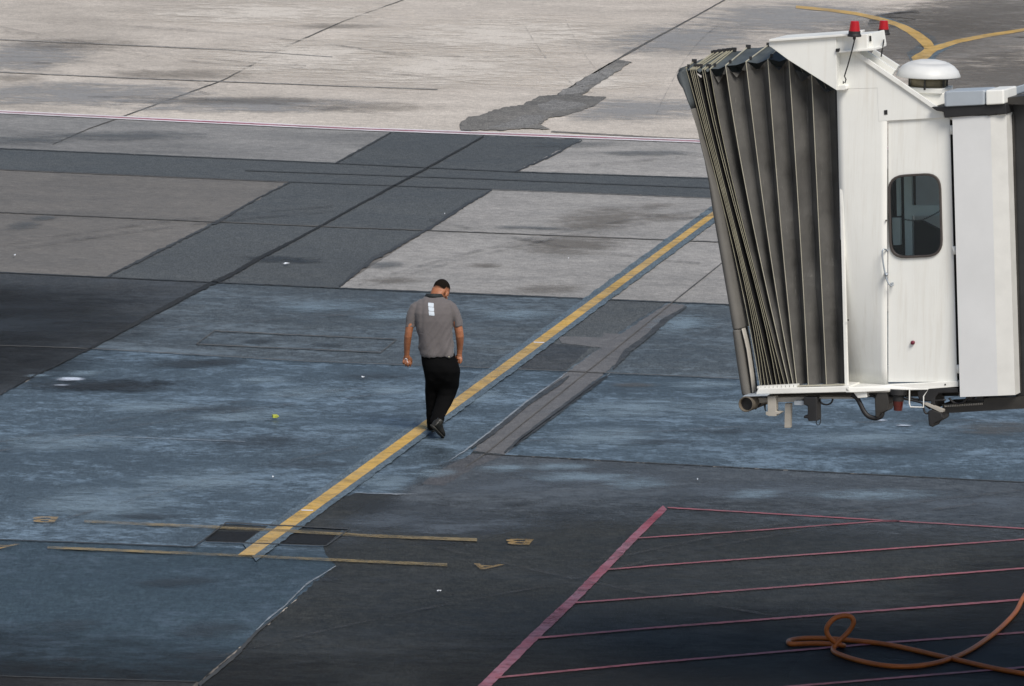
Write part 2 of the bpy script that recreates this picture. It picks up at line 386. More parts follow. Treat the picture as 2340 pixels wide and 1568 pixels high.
# patches along the long slab joint
sheet('joint_concrete_band', [(1080, 1030), (1190, 935), (1294, 851), (1376, 793), (1450, 742), (1527, 693), (1568, 697), (1478, 768), (1384, 851), (1290, 925), (1220, 982), (1153, 1039)], 6, STRIPEM, .9, 21)
sheet('asphalt_patch', [(1190, 842), (1394, 685.5), (1524, 692), (1466, 724), (1416, 758), (1372, 794), (1292, 847)], 4, ASPH, .5, 22)
sheet('concrete_patch', [(1274, 769), (1376, 771), (1380, 761), (1418, 764), (1376, 795), (1353, 792), (1283, 784)], 7, STRIPEM, .7, 24)
sheet('asphalt_patch', [(955, 1130), (1082, 1031), (1153, 1040), (1060, 1105), (960, 1190), (830, 1270), (790, 1215), (815, 1130)], 6, DARK, .9, 25)
sheet('asphalt_patch', [(742, 1150), (812, 1127), (952, 1131), (860, 1180), (800, 1212), (690, 1205)], 7, DARK, .6, 26)
sheet('asphalt_patch', [(1250, 784), (1350, 793), (1292, 846), (1188, 842)], 5, DKLEFT, .5, 27)
SEAL = ground_mat('seam_tar', (.045, .048, .05), .2, .7, .35, 91, streak=.4)
for q, (pts, w) in enumerate([([(893, 303), (830, 337), (766, 373)], [2, 3, 2.5]), ([(1330, 319), (1255, 358), (1178, 392)], [3, 4, 2]), ([(1125, 433), (1060, 470), (1000, 510), (893, 571), (855, 590), (810, 625), (776, 655)], [3, 6, 6, 6, 9, 7, 4]), ([(664, 416), (590, 452), (500, 505), (432, 539), (330, 590), (243, 632)], [1.5, 3, 5, 4, 5, 3])]):
    strip('slab_joint', pts, w, 6, SEAL, 1.1, 200+q)
JBR = ground_mat('joint_brown', (.072, .072, .074), .2, .65, .4, 95, streak=.8)
sheet('asphalt_patch', [(1080, 1037), (1152, 1040), (1085, 1068), (1016, 1110), (960, 1106), (1010, 1072)], 8, JBR, .9, 28)
strip('joint_edge', zl(z6, [(905, 945), (850, 985), (655, 1115), (415, 1310), (290, 1400)]), [2, 9, 7, 9, 3], 7, DKLEFT, .4, 210)
strip('joint_edge', zl(z6, [(1145, 945), (1035, 1015), (830, 1170), (590, 1350), (500, 1425)]), [3, 11, 11, 10, 4], 7, DKLEFT, .45, 211)
strip('joint_edge', zl(z6, [(1640, 510), (1500, 600), (1390, 700), (1270, 790), (1180, 900)]), [3, 12, 9, 14, 3], 7, DKLEFT, .45, 212)
# broken surface up the joint at the top
CRACK = ground_mat('broken_asphalt', (.15, .143, .13), .3, .8, .35, 83, scuff=.5, scuffc=(.26, .25, .23))
CRACK2 = ground_mat('worn_patch', (.19, .185, .175), .25, .8, .35, 87)
sheet('broken_surface', zl(z2, [(840, 770), (900, 730), (1000, 710), (1050, 685), (1230, 650), (1340, 600), (1450, 590), (1560, 520), (1660, 460), (1820, 370), (1915, 385), (1800, 460), (1680, 540), (1600, 595), (1755, 603), (1690, 655), (1530, 712), (1400, 735), (1340, 775), (1410, 808), (1270, 800), (1100, 812), (850, 812)]), 11, CRACK, .8, 31)
sheet('worn_patch', zl(z2, [(1330, 650), (1440, 622), (1600, 640), (1640, 655), (1500, 690), (1350, 690)]), 11.5, CRACK2, .8, 32)
sheet('worn_patch', zl(z2, [(1650, 470), (1760, 430), (1830, 440), (1690, 520), (1600, 540), (1560, 525)]), 11.5, CRACK2, .8, 33)
sheet('worn_patch', zl(z2, [(1490, 560), (1560, 535), (1650, 545), (1590, 585), (1460, 592)]), 11.5, CRACK2, .8, 34)
sheet('worn_patch', zl(z2, [(1150, 760), (1240, 715), (1380, 720), (1330, 770), (1270, 795), (1000, 800)]), 11.5, CRACK2, .8, 35)
# joints
SEAL0 = ground_mat('tarred_joint', (.022, .022, .021), .25, .7, .25, 97, streak=.6)
strip('slab_joint', zl(z3, [(0, 1062), (200, 945), (340, 880), (560, 770), (700, 692), (1000, 530), (1200, 425), (1340, 355), (1450, 305), (1610, 210), (1830, 98), (2010, 0)])+zl(z2, [(150, 1310), (640, 1045), (990, 850)]), [1.5, 2, 3, 4.5, 7, 9, 8.5, 9, 8, 9, 5, 4, 4, 4, 3], 7, SEAL0, .5, 1)
strip('slab_joint', zl(z2, [(1450, 590), (1580, 515), (1820, 372), (1900, 325), (2340, 85)])+[(1655, 0), (1700, -30)], [2.5, 2.6, 2.6, 4, 2.2, 2, 1.5], 5, JOINTL, .3, 2)
strip('slab_joint', [(120, 330), (200, 295), (275, 268), (510, 183), (660, 103), (790, 46), (920, 0), (1000, -30)], [1, 1.6, 2.2, 2.2, 2.6, 1.5, 1.5, 1], 2, JOINTL, .3, 3)
strip('slab_joint', [(1064, 1067), (1107.8, 1037.1), (1400, 802), (1560, 672), (1641.7, 607.1), (1800, 470)], [1.6, 2.2, 2.2, 2.2, 1.6, 1.5], 7, JOINTL, .2, 4)
strip('slab_joint', [(2200, 105), (2225, 85), (2340, 5), (2380, -24)], 1.6, 2, JOINTL, .2, 5)
for i, (pts, w, m) in enumerate([
    ([(-40, 483), (800, 520), (971, 525.9), (1641.7, 552.5), (X1, 590)], 1.5, JOINTL),
    ([(-40, 163), (0, 164.4), (300, 178), (800, 197), (1000, 204)], 1.5, JOINTF),
    ([(560, 388.8), (1127, 409), (1600, 427.7), (X1, 461)], 1.3, JOINT),
    (A5, 1.7, JOINT), (A6, 1.3, JOINTL), (A2, 1.2, JOINT), ([(1107, 1037), (1485, 1057.7), (X1, 1110)], 1.6, JOINT),
    ([(-60, 1543), (450, 1557)], 1.5, JOINT), ([(-40, 1231), (445, 1249)], 1.8, JOINT), (A3, 1.2, JOINT),
    ([(172, 994), (458, 1005), (560, 1009)], 1.0, JOINTW), ([(-40, 88), (500, 112), (760, 130)], 1.4, JOINTF),
    ([(1600, 318.5), (1480, 312), (1260, 300)], 1.6, JOINTL)]):
    strip('slab_joint', pts, w, 7 if i > 1 else 4, m, .25, 10+i)
strip('pale_kerb_joint', zl(z6, [(890, 925), (830, 970), (640, 1105), (400, 1300), (250, 1415), (150, 1480)]), [1.6, 3, 3.4, 3.2, 2.6, 1], 7, JOINTW, .5, 31)
strip('pale_kerb_joint', zl(z6, [(1160, 930), (1060, 1000), (850, 1160), (600, 1345), (500, 1440)]), [1, 1.6, 2, 2, 1.2], 7, JOINTW, .5, 32)
strip('pale_kerb_joint', [(768, 1293), (700, 1335), (650, 1385), (615, 1412), (585, 1440)], [1.5, 3.2, 2.6, 3.4, 1.2], 7, JOINTW, .6, 33)
strip('pale_kerb_joint', [(955, 1129), (905, 1129), (812, 1126)], [1, 2.4, 1], 7, JOINTW, .6, 34)
strip('slab_joint', [(640, 1402), (585, 1445), (540, 1495), (500, 1530), (455, 1565)], [2, 6, 9, 6, 7], 7, JOINT, .5, 35)
# inspection cover outlines
strip('cover_outline', zl(z3, [(1225, 742), (1340, 660), (1960, 690), (2480, 712)])+[(870, 805), (600, 793)]+[z3(1225, 742)], [1.6]*7, 7, JOINTL, .3, 36)
sheet('inspection_cover', [(505, 1198), (781, 1212), (735, 1245), (468, 1234)], 7, DARK, .2, 37)
sheet('inspection_cover', zl(z4, [(1500, 485), (1780, 490), (1700, 562), (1425, 550)]), 8, BLACK, .2, 38)
sheet('inspection_cover', [z4(2020, 500), z4(2330, 515), z4(2260, 580), z4(1950, 565)], 8, BLACK, .2, 39)
strip('cover_outline', zl(z4, [(1350, 590), (1570, 425), (2340, 465)])+[(800, 1208), (750, 1243), z4(2260, 585), z4(1420, 555)], [2.2, 3.2, 2.2, 2.5, 2.8, 1.8, 1.6], 12, JOINT, .3, 40)
# taxi line with the old painted-out band under it
YEL = paint_mat('yellow_paint', (.60, .37, .08), (.34, .27, .17), .75, .55, 3, 1.5)
YELF = paint_mat('faded_yellow_paint', (.27, .20, .09), (.16, .14, .10), .75, .6, 13, 1.2, .8)
REDP = paint_mat('pink_red_paint', (.25, .055, .075), (.26, .15, .19), .95, .6, 5, .8)
REDT = paint_mat('thin_red_paint', (.30, .09, .11), (.20, .11, .12), .8, .65, 9, 1.2, .4)
WHP = paint_mat('white_paint', (.78, .75, .77), (.5, .47, .48), .6, .6, 7, 1.2, .25)
PNK = paint_mat('pink_paint', (.36, .10, .14), (.45, .36, .38), .95, .6, 8, .5)
yl = [(1700, 438), (1632, 488), (1232.6, 781), (920, 1010), (600, 1240.8)]
yw = [10, 11.5, 17.5, 19, 23]
yend = [(593, 1231.5), (607, 1250), (581, 1268.9), (543, 1268.4)]
strip('painted_out_band', [(1700, 438), (1632, 488), (1375, 675.5)], [32, 34, 38], 8.6, SHADEB, .14, 41)
SHADE2 = ground_mat('old_band_asphalt', (.085, .115, .138), .2, .62, .35, 79, streak=.9, scuff=.4, scuffc=(.17, .225, .28))
strip('painted_out_band', [(1375, 675.5), (1232.6, 781), (920, 1010), (570, 1262)], [38, 40, 42, 50], 8.6, SHADE2, .14, 43)
strip('yellow_taxi_line', yl, yw, 10, YEL, .07, 42); sheet('yellow_taxi_line', yend, 16, YEL)
strip('stop_bar_line', [(192, 1191), (500, 1205), (640, 1212), (840, 1224), (1090, 1233.5)], [6, 6.5, 6.5, 6.5, 7], 11, YELF, .2, 43)
strip('stop_bar_line', [(108, 1250.5), (544, 1269), (800, 1281), (1022, 1290.6)], [5.5, 6, 6.5, 6.5], 11, YELF, .2, 44)
strip('white_cross_tick', zl(z6, [(681, 735), (748, 737)]), 2.2, 12, WHP, .1, 47)
strip('white_cross_tick', zl(z4, [(2090, 339), (2172, 341)]), 2.4, 12, WHP, .1, 48)
strip('white_cross_tick', zl(z4, [(1790, 546), (1860, 550)]), 1.6, 12, YELF, .1, 49)
strip('white_edge_line', [(-40, 253.4-2.4), (0, 253.0), (800, 291), (1600, 320), (X1, 353)], 2.1, 5, WHP, .12, 50)
strip('white_edge_line', [(-40, 256), (0, 258.0), (800, 296.2), (1600, 325.2), (X1, 358.5)], 2.1, 5, WHP, .12, 51)
strip('pink_edge_line', [(-40, 254), (0, 255.5), (800, 293.6), (1600, 322.6), (X1, 355.6)], 3.4, 4, PNK, .12, 52)
# apron area bounded in red
strip('red_boundary_line', [(1060, 1610), (1107, 1568), (1218, 1457), (1312, 1368), (1395, 1284), (1450, 1227), (1519.5, 1159.5)], [23, 21, 21, 19, 17, 15.5, 13], 8, REDP, .18, 53)
for i, (pts, w) in enumerate([(zl(z7, [(110, 289), (1550, 374), (2340, 420), (2500, 429)]), 2.6), ([z5(2165, 532)]+zl(z7, [(0, 475), (700, 429), (1450, 373), (1560, 374)]), 2.6),
                              ([z5(1955, 750), z5(2340, 718)]+zl(z7, [(700, 603), (2340, 488), (2500, 477)]), 3), ([z5(1735, 980)]+zl(z7, [(0, 850), (2340, 668), (2500, 656)]), 3.4),
                              ([z5(1450, 1226)]+zl(z7, [(0, 1043), (2320, 865), (2500, 851)]), 4), ([z5(1180, 1500)]+zl(z7, [(0, 1260), (1490, 1133), (2340, 1070), (2500, 1058)]), 4),
                              (zl(z7, [(500, 1440), (880, 1408), (2340, 1288), (2500, 1275)]), 4)]):
    strip('red_hatch_line', pts, w, 9, REDT, .25, 60+i)
# curved line and its branch at the top right
strip('painted_out_band', zl(ZB, [(430, 60), (560, 105), (700, 170), (820, 250), (840, 300), (780, 350), (680, 400)]), [9, 14, 20, 34, 48, 50, 40], 3, SHADEB, .15, 71)
strip('painted_out_band', zl(ZB, [(820, 330), (900, 300), (1050, 250), (1250, 205)]), [26, 22, 9, 5], 4, SHADEB, .15, 74)
strip('yellow_taxi_line', zl(ZB, [(-220, -25), (60, 2), (250, 28), (430, 68), (560, 108), (650, 148), (740, 205), (810, 265), (835, 310), (800, 345), (700, 400)]), [6, 6.5, 7, 8.5, 10, 14, 18, 22, 24, 22, 20], 6, YEL, .1, 72)
strip('yellow_taxi_line', zl(ZB, [(830, 325), (880, 298), (1050, 245), (1250, 205), (1568, 155), (1700, 136)]), [16, 13, 9, 7.5, 6.5, 6], 7, YEL, .1, 73)
# painted letters (upside down as seen from here)
def letter(ch, tl, tr, bl, br, lvl=19):
    cu = bpy.data.curves.new('c', 'FONT'); cu.body = ch; cu.offset = .02; o = bpy.data.objects.new('c', cu); COL.objects.link(o)
    dg = bpy.context.evaluated_depsgraph_get(); me = bpy.data.meshes.new_from_object(o.evaluated_get(dg)); bpy.data.objects.remove(o)
    xs = [v.co.x for v in me.vertices]; ys = [v.co.y for v in me.vertices]; x0, x1, y0, y1 = min(xs), max(xs), min(ys), max(ys)
    for v in me.vertices:
        u = (v.co.x-x0)/(x1-x0); w = (v.co.y-y0)/(y1-y0)      # u=0 lies right, w=0 lies on top
        a = [tr[k]+(tl[k]-tr[k])*u for k in (0, 1)]; b = [br[k]+(bl[k]-br[k])*u for k in (0, 1)]
        v.co = G(a[0]+(b[0]-a[0])*w, a[1]+(b[1]-a[1])*w, LV*lvl)
    me.name = 'painted_letter'; me.materials.clear()
    bm = bmesh.new(); bm.from_mesh(me)
    for f in bm.faces:
        f.normal_update()
        if f.normal.z < 0: f.normal_flip()
    bm.to_mesh(me); bm.free(); struct(link('painted_letter', me, YELL))
YELL = paint_mat('letter_yellow_paint', (.42, .27, .09), (.2, .17, .12), .5, .6, 21, 2.2, .75)
letter('B', *zl(z4, [(240, 382), (408, 385), (198, 422), (375, 424)]))
letter('B', *zl(z5, [(1265, 536), (1447, 540), (1238, 575), (1415, 579)]))
letter('A', *zl(z5, [(1030, 708), (1245, 716), (985, 748), (1195, 751)]))
letter('A', *zl(z4, [(-75, 568), (142, 573), (-120, 604), (95, 608)]))
# stains, wet spots, painted sheen and shade
OIL = soft_mat('oil_stain', (.03, .03, .029), .55, .5, .5, 1)
OIL2 = soft_mat('brown_stain', (.13, .115, .095), .35, .7, .4, 9)
GREY = soft_mat('grey_stain', (.09, .10, .105), .45, .6, .5, 5)
WET_GLINT = soft_mat('damp_glint', (.60, .65, .74), .95, .35, .6, 3, .1)  # wet spots, with the white glint of the sky painted as their colour
OILW = soft_mat('faint_oil', (.035, .036, .037), .38, .55, .5, 51)
GREYB = soft_mat('worn_grey_area', (.085, .10, .115), .85, .58, .5, 27, .1)
TAR_SHADE = soft_mat('tarry_shade_area', (.014, .0135, .013), .6, .65, .3, 33, .1)  # dark stain colour, also painting shade into the lower right corner
GREYC = soft_mat('grey_concrete_area', (.29, .292, .292), .7, .7, .4, 39, .2)
BRN = soft_mat('brown_concrete_area', (.235, .218, .195), .85, .7, .4, 43, .3)
SHEENSCUFF = soft_mat('sheen_scuff', (.235, .315, .375), .6, .5, .5, 7, 0)  # pale scuffs, sky sheen put into their colour
TANS = soft_mat('tan_stain', (.15, .135, .115), .5, .75, .4, 15)
WHS = soft_mat('sky_sheen_area', (.66, .61, .54), .85, .8, .3, 19, .2)  # warm pale colour paints the sheen of the bright sky on the far apron
k = 0
def st(cx, cy, rx, ry, m, skew=.8, nm=None):
    global k
    k += 1; big = m in (GREYB, TAR_SHADE, GREYC, BRN, WHS)
    stain(nm or {OIL: 'oil_stain', OIL2: 'brown_stain', GREY: 'grey_stain', WET_GLINT: 'damp_glint', SHEENSCUFF: 'sheen_scuff', TANS: 'tan_stain', GREYB: 'worn_grey_area', OILW: 'oil_stain', TAR_SHADE: 'tarry_shade_area', GREYC: 'grey_concrete_area', BRN: 'brown_concrete_area', WHS: 'sky_sheen_area'}[m], cx, cy, rx, ry, 8.1+k*.02 if big else 9.4+k*.01, m, skew)
for a in [(1350, 1090, 330, 36, GREYB, 1), (1800, 1120, 420, 32, GREYB, 1), (2200, 1150, 300, 30, GREYB, 1), (1150, 1110, 200, 30, GREYB, 1), (900, 1190, 200, 26, GREYB, 1), (1050, 1200, 240, 34, GREYB, 1),
          (2250, 1500, 420, 170, TAR_SHADE, 1), (2300, 1330, 260, 90, TAR_SHADE, 1),
          (180, 215, 420, 40, GREYC, 1), (560, 240, 420, 26, GREYC, 1), (60, 130, 200, 50, GREYC, 1), (1450, 250, 260, 40, GREYC, 1), (2150, 90, 420, 110, BRN, 1), (2300, 200, 320, 90, BRN, 1), (2300, 30, 340, 60, BRN, 1), (1800, 40, 300, 50, GREYC, 1), (1550, 90, 260, 50, GREYC, 1),
          (250, 880, 260, 26, TAR_SHADE, 1), (60, 740, 260, 34, OIL, 1), (595, 780, 62, 8, OIL, .3), (750, 788, 68, 8, OIL, .3), (415, 830, 120, 17, OIL, .8), (510, 826, 80, 12, OIL, .8), (160, 866, 40, 6, WET_GLINT, .5), (140, 880, 26, 3, WET_GLINT, 0), (195, 853, 55, 10, SHEENSCUFF, .2), (85, 858, 40, 5, SHEENSCUFF, .5),
          (905, 892, 80, 13, SHEENSCUFF, .9), (1090, 905, 90, 25, SHEENSCUFF, 1), (820, 1095, 80, 20, SHEENSCUFF, 1), (885, 1105, 80, 30, SHEENSCUFF, 1), (1000, 1080, 60, 16, SHEENSCUFF, 1), (640, 592, 130, 12, OIL, .3), (700, 596, 60, 7, OIL, .3),
          (1190, 519, 85, 7, GREY, .2), (1260, 522, 60, 5, GREY, .2), (55, 515, 60, 16, GREY, 1.4), (100, 498, 40, 8, GREY, 1), (1110, 606, 60, 9, TANS, .4), (880, 606, 60, 12, GREY, .8), (1380, 500, 150, 40, TANS, 1.5), (1300, 560, 190, 34, TANS, 1.5),
          (1520, 495, 90, 14, TANS, .8), (1500, 470, 90, 10, OIL2, .8), (1250, 660, 120, 18, OIL2, 1), (900, 640, 100, 10, TANS, .3),
          (1000, 150, 420, 75, WHS, 1), (700, 130, 330, 60, WHS, 1), (1150, 80, 420, 60, WHS, 1), (600, 30, 400, 40, WHS, 1), (1350, 190, 200, 30, WHS, 1),
          (2100, 90, 260, 70, TANS, 1), (2300, 170, 240, 90, TANS, 1), (2250, 40, 260, 60, TANS, 1), (40, 178, 90, 14, OIL2, .5), (420, 170, 260, 16, OIL2, 1), (760, 60, 160, 9, OIL2, 1), (850, 245, 260, 16, OIL2, 1), (180, 100, 220, 22, OIL2, 1), (560, 230, 300, 14, OIL2, 1),
          (1290, 330, 180, 10, GREY, 1), (1480, 350, 150, 10, GREY, 1), (300, 310, 260, 16, GREY, 1), (60, 320, 140, 20, GREY, 1),
          (850, 1155, 130, 20, OILW, 1), (1180, 1150, 60, 8, OILW, .5), (1290, 1170, 60, 8, OILW, .5), (1450, 1105, 110, 18, SHEENSCUFF, 1), (1330, 1090, 170, 18, SHEENSCUFF, 1), (2000, 1130, 220, 18, SHEENSCUFF, .7), (1720, 1130, 90, 16, SHEENSCUFF, 1), (1150, 1070, 80, 14, SHEENSCUFF, 1), (1280, 1066, 100, 12, SHEENSCUFF, 1),
          (750, 1325, 40, 8, OILW, 1), (870, 1328, 20, 6, OILW, .3), (1000, 1240, 90, 10, OILW, .7), (1100, 1215, 70, 8, OILW, .7), (480, 1440, 120, 30, OILW, .8), (150, 1430, 130, 22, OILW, .6), (400, 1330, 120, 20, OILW, .8), (160, 1508, 50, 10, OILW, 0), (470, 1500, 90, 25, OILW, .8),
          (240, 1150, 240, 50, SHEENSCUFF, 1), (150, 1010, 230, 30, SHEENSCUFF, .8), (460, 1100, 200, 40, SHEENSCUFF, 1), (350, 930, 200, 18, SHEENSCUFF, .8), (560, 950, 180, 22, SHEENSCUFF, .8), (700, 900, 140, 20, SHEENSCUFF, 1), (600, 870, 90, 12, SHEENSCUFF, 1),
          (730, 700, 160, 20, SHEENSCUFF, 1), (900, 720, 130, 16, SHEENSCUFF, 1), (1180, 720, 120, 16, SHEENSCUFF, 1), (1450, 935, 230, 34, SHEENSCUFF, 1), (1380, 1000, 170, 32, SHEENSCUFF, 1), (1600, 880, 130, 14, SHEENSCUFF, .8), (1700, 930, 160, 28, SHEENSCUFF, 1), (1980, 1000, 240, 22, SHEENSCUFF, 1), (1560, 740, 100, 30, SHEENSCUFF, 1),
          (160, 880, 150, 12, OILW, .7), (300, 885, 170, 12, OILW, .7), (500, 935, 160, 14, OILW, .8), (600, 1010, 200, 20, OILW, .8), (350, 1180, 120, 10, OILW, .8), (700, 1060, 140, 16, OILW, .8), (860, 860, 120, 12, OILW, .8), (60, 700, 200, 18, OILW, .6), (330, 730, 150, 14, OILW, .6), (1450, 880, 70, 8, OIL2, .5), (1500, 1010, 120, 10, OILW, .5), (1650, 985, 140, 8, OILW, .5), (2000, 1030, 240, 14, OILW, .4), (2280, 980, 150, 24, OIL2, .4),
          (2060, 968, 34, 4, SHEENSCUFF, 0), (2015, 960, 22, 3, WET_GLINT, 0), (2065, 972, 28, 2.2, WET_GLINT, 0)]:
    st(*a)

TYRE, nt, b_ = newmat('tyre_mark'); n_ = nz(nt, 1.3, 6, .75); n2 = nz(nt, 12, 4, .75)
nt.links.new(math_(nt, 'MULTIPLY', mrange(nt, n_, .42, .66, 0, .55), mrange(nt, n2, .35, .6, .2, 1)), b_.inputs['Alpha']); b_.inputs['Base Color'].default_value = (.07, .065, .06, 1); b_.inputs['Roughness'].default_value = .7
rr = random.Random(5)
def arc(p0, p1, sag, w, lvl):
    pts = [(p0[0]+(p1[0]-p0[0])*t+0, p0[1]+(p1[1]-p0[1])*t-sag*4*t*(1-t)) for t in [i/12 for i in range(13)]]
    strip('tyre_mark', pts, w, lvl, TYRE, .2, int(p0[0]))
for q, a in enumerate([((-20, 130), (520, 205), 22), ((-20, 142), (480, 215), 22), ((0, 60), (700, 150), -14), ((10, 68), (690, 160), -14), ((300, 60), (1000, 140), 12), ((1200, 60), (1380, 215), -40), ((1290, 40), (1420, 190), -34), ((700, 90), (1300, 120), -22),
          ((540, 150), (1100, 190), 8), ((1640, 60), (1500, 260), 30), ((200, 220), (900, 262), 10), ((1300, 380), (1900, 330), 0), ((0, 560), (760, 470), 10), ((0, 575), (780, 480), 10), ((980, 500), (1600, 600), -12), ((820, 650), (1700, 470), 26), ((840, 655), (1700, 485), 26),
          ((300, 760), (1250, 700), 10), ((0, 1010), (900, 880), 14), ((0, 1030), (940, 895), 14), ((100, 1200), (820, 1020), 10), ((1180, 1010), (2300, 960), 12), ((1300, 1300), (2340, 1120), 20), ((1300, 1325), (2340, 1140), 20), ((500, 1500), (1300, 1330), 10), ((1000, 1250), (2000, 1440), -14), ((1560, 780), (1700, 730), 3)]):
    arc(a[0], a[1], a[2], 2.6 if a[0][1] < 300 else 4.5, 13+q*.05)

# ------------------------------------------------------------------ boarding bridge
BY = 64.6                                   # distance of the bridge's near face
UL = Vector((math.sin(math.radians(20)), math.cos(math.radians(20)), 0))      # across the bridge, away from the camera
AX = Vector((math.cos(math.radians(20)), -math.sin(math.radians(20)), 0))     # along the bridge, towards the terminal
BP = P(1925, 500, BY); ZU = Vector((0, 0, 1))
def W(px, py, out=0.0):
    """point on the bridge's near face (out = metres proud of it, towards the camera)"""
    d = ray(px, py); o = BP-UL*out
    t = (o-CP).dot(UL)/d.dot(UL); return CP+d*t
def wl(pts, out=0.0): return [W(x, y, out) for x, y in pts]
def slab(mb, pts, out=0.0, thick=.05, holes=()):
    outs = out if isinstance(out, (list, tuple)) else [out]*len(pts)
    f = [W(p[0], p[1], o) for p, o in zip(pts, outs)]
    hs = [([W(x, y, out) for x, y in h], [W(x, y, out)+UL*thick for x, y in h]) for h in holes]
    mb.prism(f, [v+UL*thick for v in f], hs)
def rrect(pts, r, n=6):
    out = []
    for i in range(len(pts)):
        a = Vector(pts[i-1]); b = Vector(pts[i]); c = Vector(pts[(i+1) % len(pts)])
        u = (a-b).normalized()*r; v = (c-b).normalized()*r
        for k in range(n+1):
            t = k/n; p = (b+u)*(1-t)**2+b*2*t*(1-t)+(b+v)*t*t; out.append((p.x, p.y))
    return out
WHITE = simple('white_bridge_paint', (.735, .74, .705), .42, var=.035, scale=1.3, spec=.4)
# rain streaks and grime on the painted panels
nt = WHITE.node_tree; b_ = nt.nodes['Principled BSDF']; base = b_.inputs['Base Color'].links[0].from_socket
gr = nz(nt, 2.4, 6, .75, 3, stretch=(5, 5, .25)); nt.links.new(mixc(nt, mrange(nt, gr, .5, .8, 0, .5), base, (.50, .46, .38)), b_.inputs['Base Color'])
WHITE2 = simple('greyed_white_paint', (.62, .63, .63), .5, var=.05, scale=1.5)
WTRIM = simple('cream_trim', (.74, .74, .70), .45, var=.08, scale=4)
GBOX = simple('grey_blue_casing', (.34, .38, .42), .4, var=.08, scale=2)
BLK = simple('black_rubber', (.012, .012, .013), .6, var=.3)
TUN = simple('dark_tunnel_side', (.018, .019, .02), .5, var=.3, scale=3)
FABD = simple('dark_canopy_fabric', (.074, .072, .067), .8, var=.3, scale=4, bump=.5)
FABN = simple('shaded_canopy_fabric', (.014, .014, .014), .85, var=.3, scale=4)  # same canopy fabric, colour darkened for the shade inside the tight folds
FABR = simple('canopy_roof_fabric', (.065, .078, .082), .65, var=.35, scale=5, bump=.6)
PAD = simple('canvas_pad', (.115, .11, .10), .8, var=.14, scale=3, bump=.4)
PADT = simple('rubber_pad', (.055, .065, .07), .7, var=.2, scale=3, bump=.3)
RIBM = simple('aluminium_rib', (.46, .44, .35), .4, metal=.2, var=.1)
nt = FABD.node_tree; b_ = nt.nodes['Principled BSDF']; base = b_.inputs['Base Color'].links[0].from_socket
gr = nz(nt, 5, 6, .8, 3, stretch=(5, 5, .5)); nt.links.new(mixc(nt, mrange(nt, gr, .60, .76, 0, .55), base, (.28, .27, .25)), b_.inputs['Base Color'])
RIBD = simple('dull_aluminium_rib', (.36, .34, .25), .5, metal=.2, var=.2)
BEAM = simple('beige_steel', (.36, .34, .30), .55, var=.14, scale=5)
DSTEEL = simple('dark_steel', (.03, .028, .025), .5, var=.3)
REDL, nt, b_ = newmat('red_lens'); b_.inputs['Base Color'].default_value = (.30, .001, .006, 1); b_.inputs['Roughness'].default_value = .2
b_.inputs['Subsurface Weight'].default_value = .2; b_.inputs['Emission Color'].default_value = (1, .02, .02, 1); b_.inputs['Emission Strength'].default_value = .05
base_pt = W(2050, 905); base_pt = Vector((base_pt.x, base_pt.y, base_pt.z)) + UL*.6
bridge = empty('boarding_bridge', (base_pt.x, base_pt.y, 0), 'white passenger boarding bridge with dark folding canopy standing above the apron', 'boarding bridge')
# --- canopy
def polyat(pts, y):
    for (x0, y0), (x1, y1) in zip(pts, pts[1:]):
        if y <= y1: return x0+(x1-x0)*(y-y0)/(y1-y0)
    return pts[-1][0]
kinks = [(187, 455), (220, 465), (233, 466), (247, 466), (265, 466), (315, 466), (332, 468), (375, 462), (497, 435), (657, 405), (828, 385), (993, 378), (1172, 505)]
ctop = [(245, 412), (395, 345), (410, 340), (445, 334), (483, 330), (515, 326), (535, 324), (557, 321), (668, 300), (830, 283), (950, 262), (1120, 250), (1290, 245)]
mid1 = [(485, 1568), (507, 1568), (517, 1568), (526, 1568), (536, 1568), (575, 1568), (588, 1568), (605, 1568), (690, 1568), (800, 1568), (920, 1568), (1070, 1568), (1222, 1568)]
mid2 = [510, 555, 575, 592, 610, 680, 698, 718, 795, 890, 1005, 1190, 1400]
bots = [690, 707, 745, 785, 828, 880, 925, 972, 1020, 1070, 1110, 1240, 1448]
canopy = empty('canopy', W(1800, 880), None, None); canopy.parent = bridge; canopy.location = W(1800, 880)-bridge.location
bpy.context.view_layer.update()
def ribcurve(i):
    k, c = ZA(*kinks[i]), ZA(*ctop[i]); m1 = ZA(*mid1[i]); m2 = ZC(mid2[i], 0); bt = ZC(bots[i], 975 if bots[i] < 1110 else 968)
    kp = [k, m1, m2, bt]
    side = []
    for j in range(13):
        t = j/12; y = k[1]+(bt[1]-k[1])*t
        # quadratic-ish interpolation through the four measured points
        x = 0
        for a in range(4):
            l = 1
            for b in range(4):
                if b != a: l *= (y-kp[b][1])/(kp[a][1]-kp[b][1])
            x += l*kp[a][0]
        side.append((x, y))
    return side, c
def ribpts(i, inset=0.0):
    """bottom ... kink, chamfer top, far edge of roof, far side: points in space"""
    side, c = ribcurve(i)
    pts = [W(x, y, -inset) for x, y in side[::-1]]
    k = pts[-1]
    top = W(c[0], c[1], -.50-inset*.4)
    if i == 0: top = W(c[0], c[1], -.2)
    far = top+UL*.9+Vector((0, 0, -.24)); far2 = far+UL*.35+Vector((0, 0, -.25))
    return pts+[top, far, far2, far2+Vector((0, 0, -1.6))+AX*.35]
fabric = MB(); roofm = MB()
NR = len(kinks)
last = [W(x, y, 0) for x, y in []]
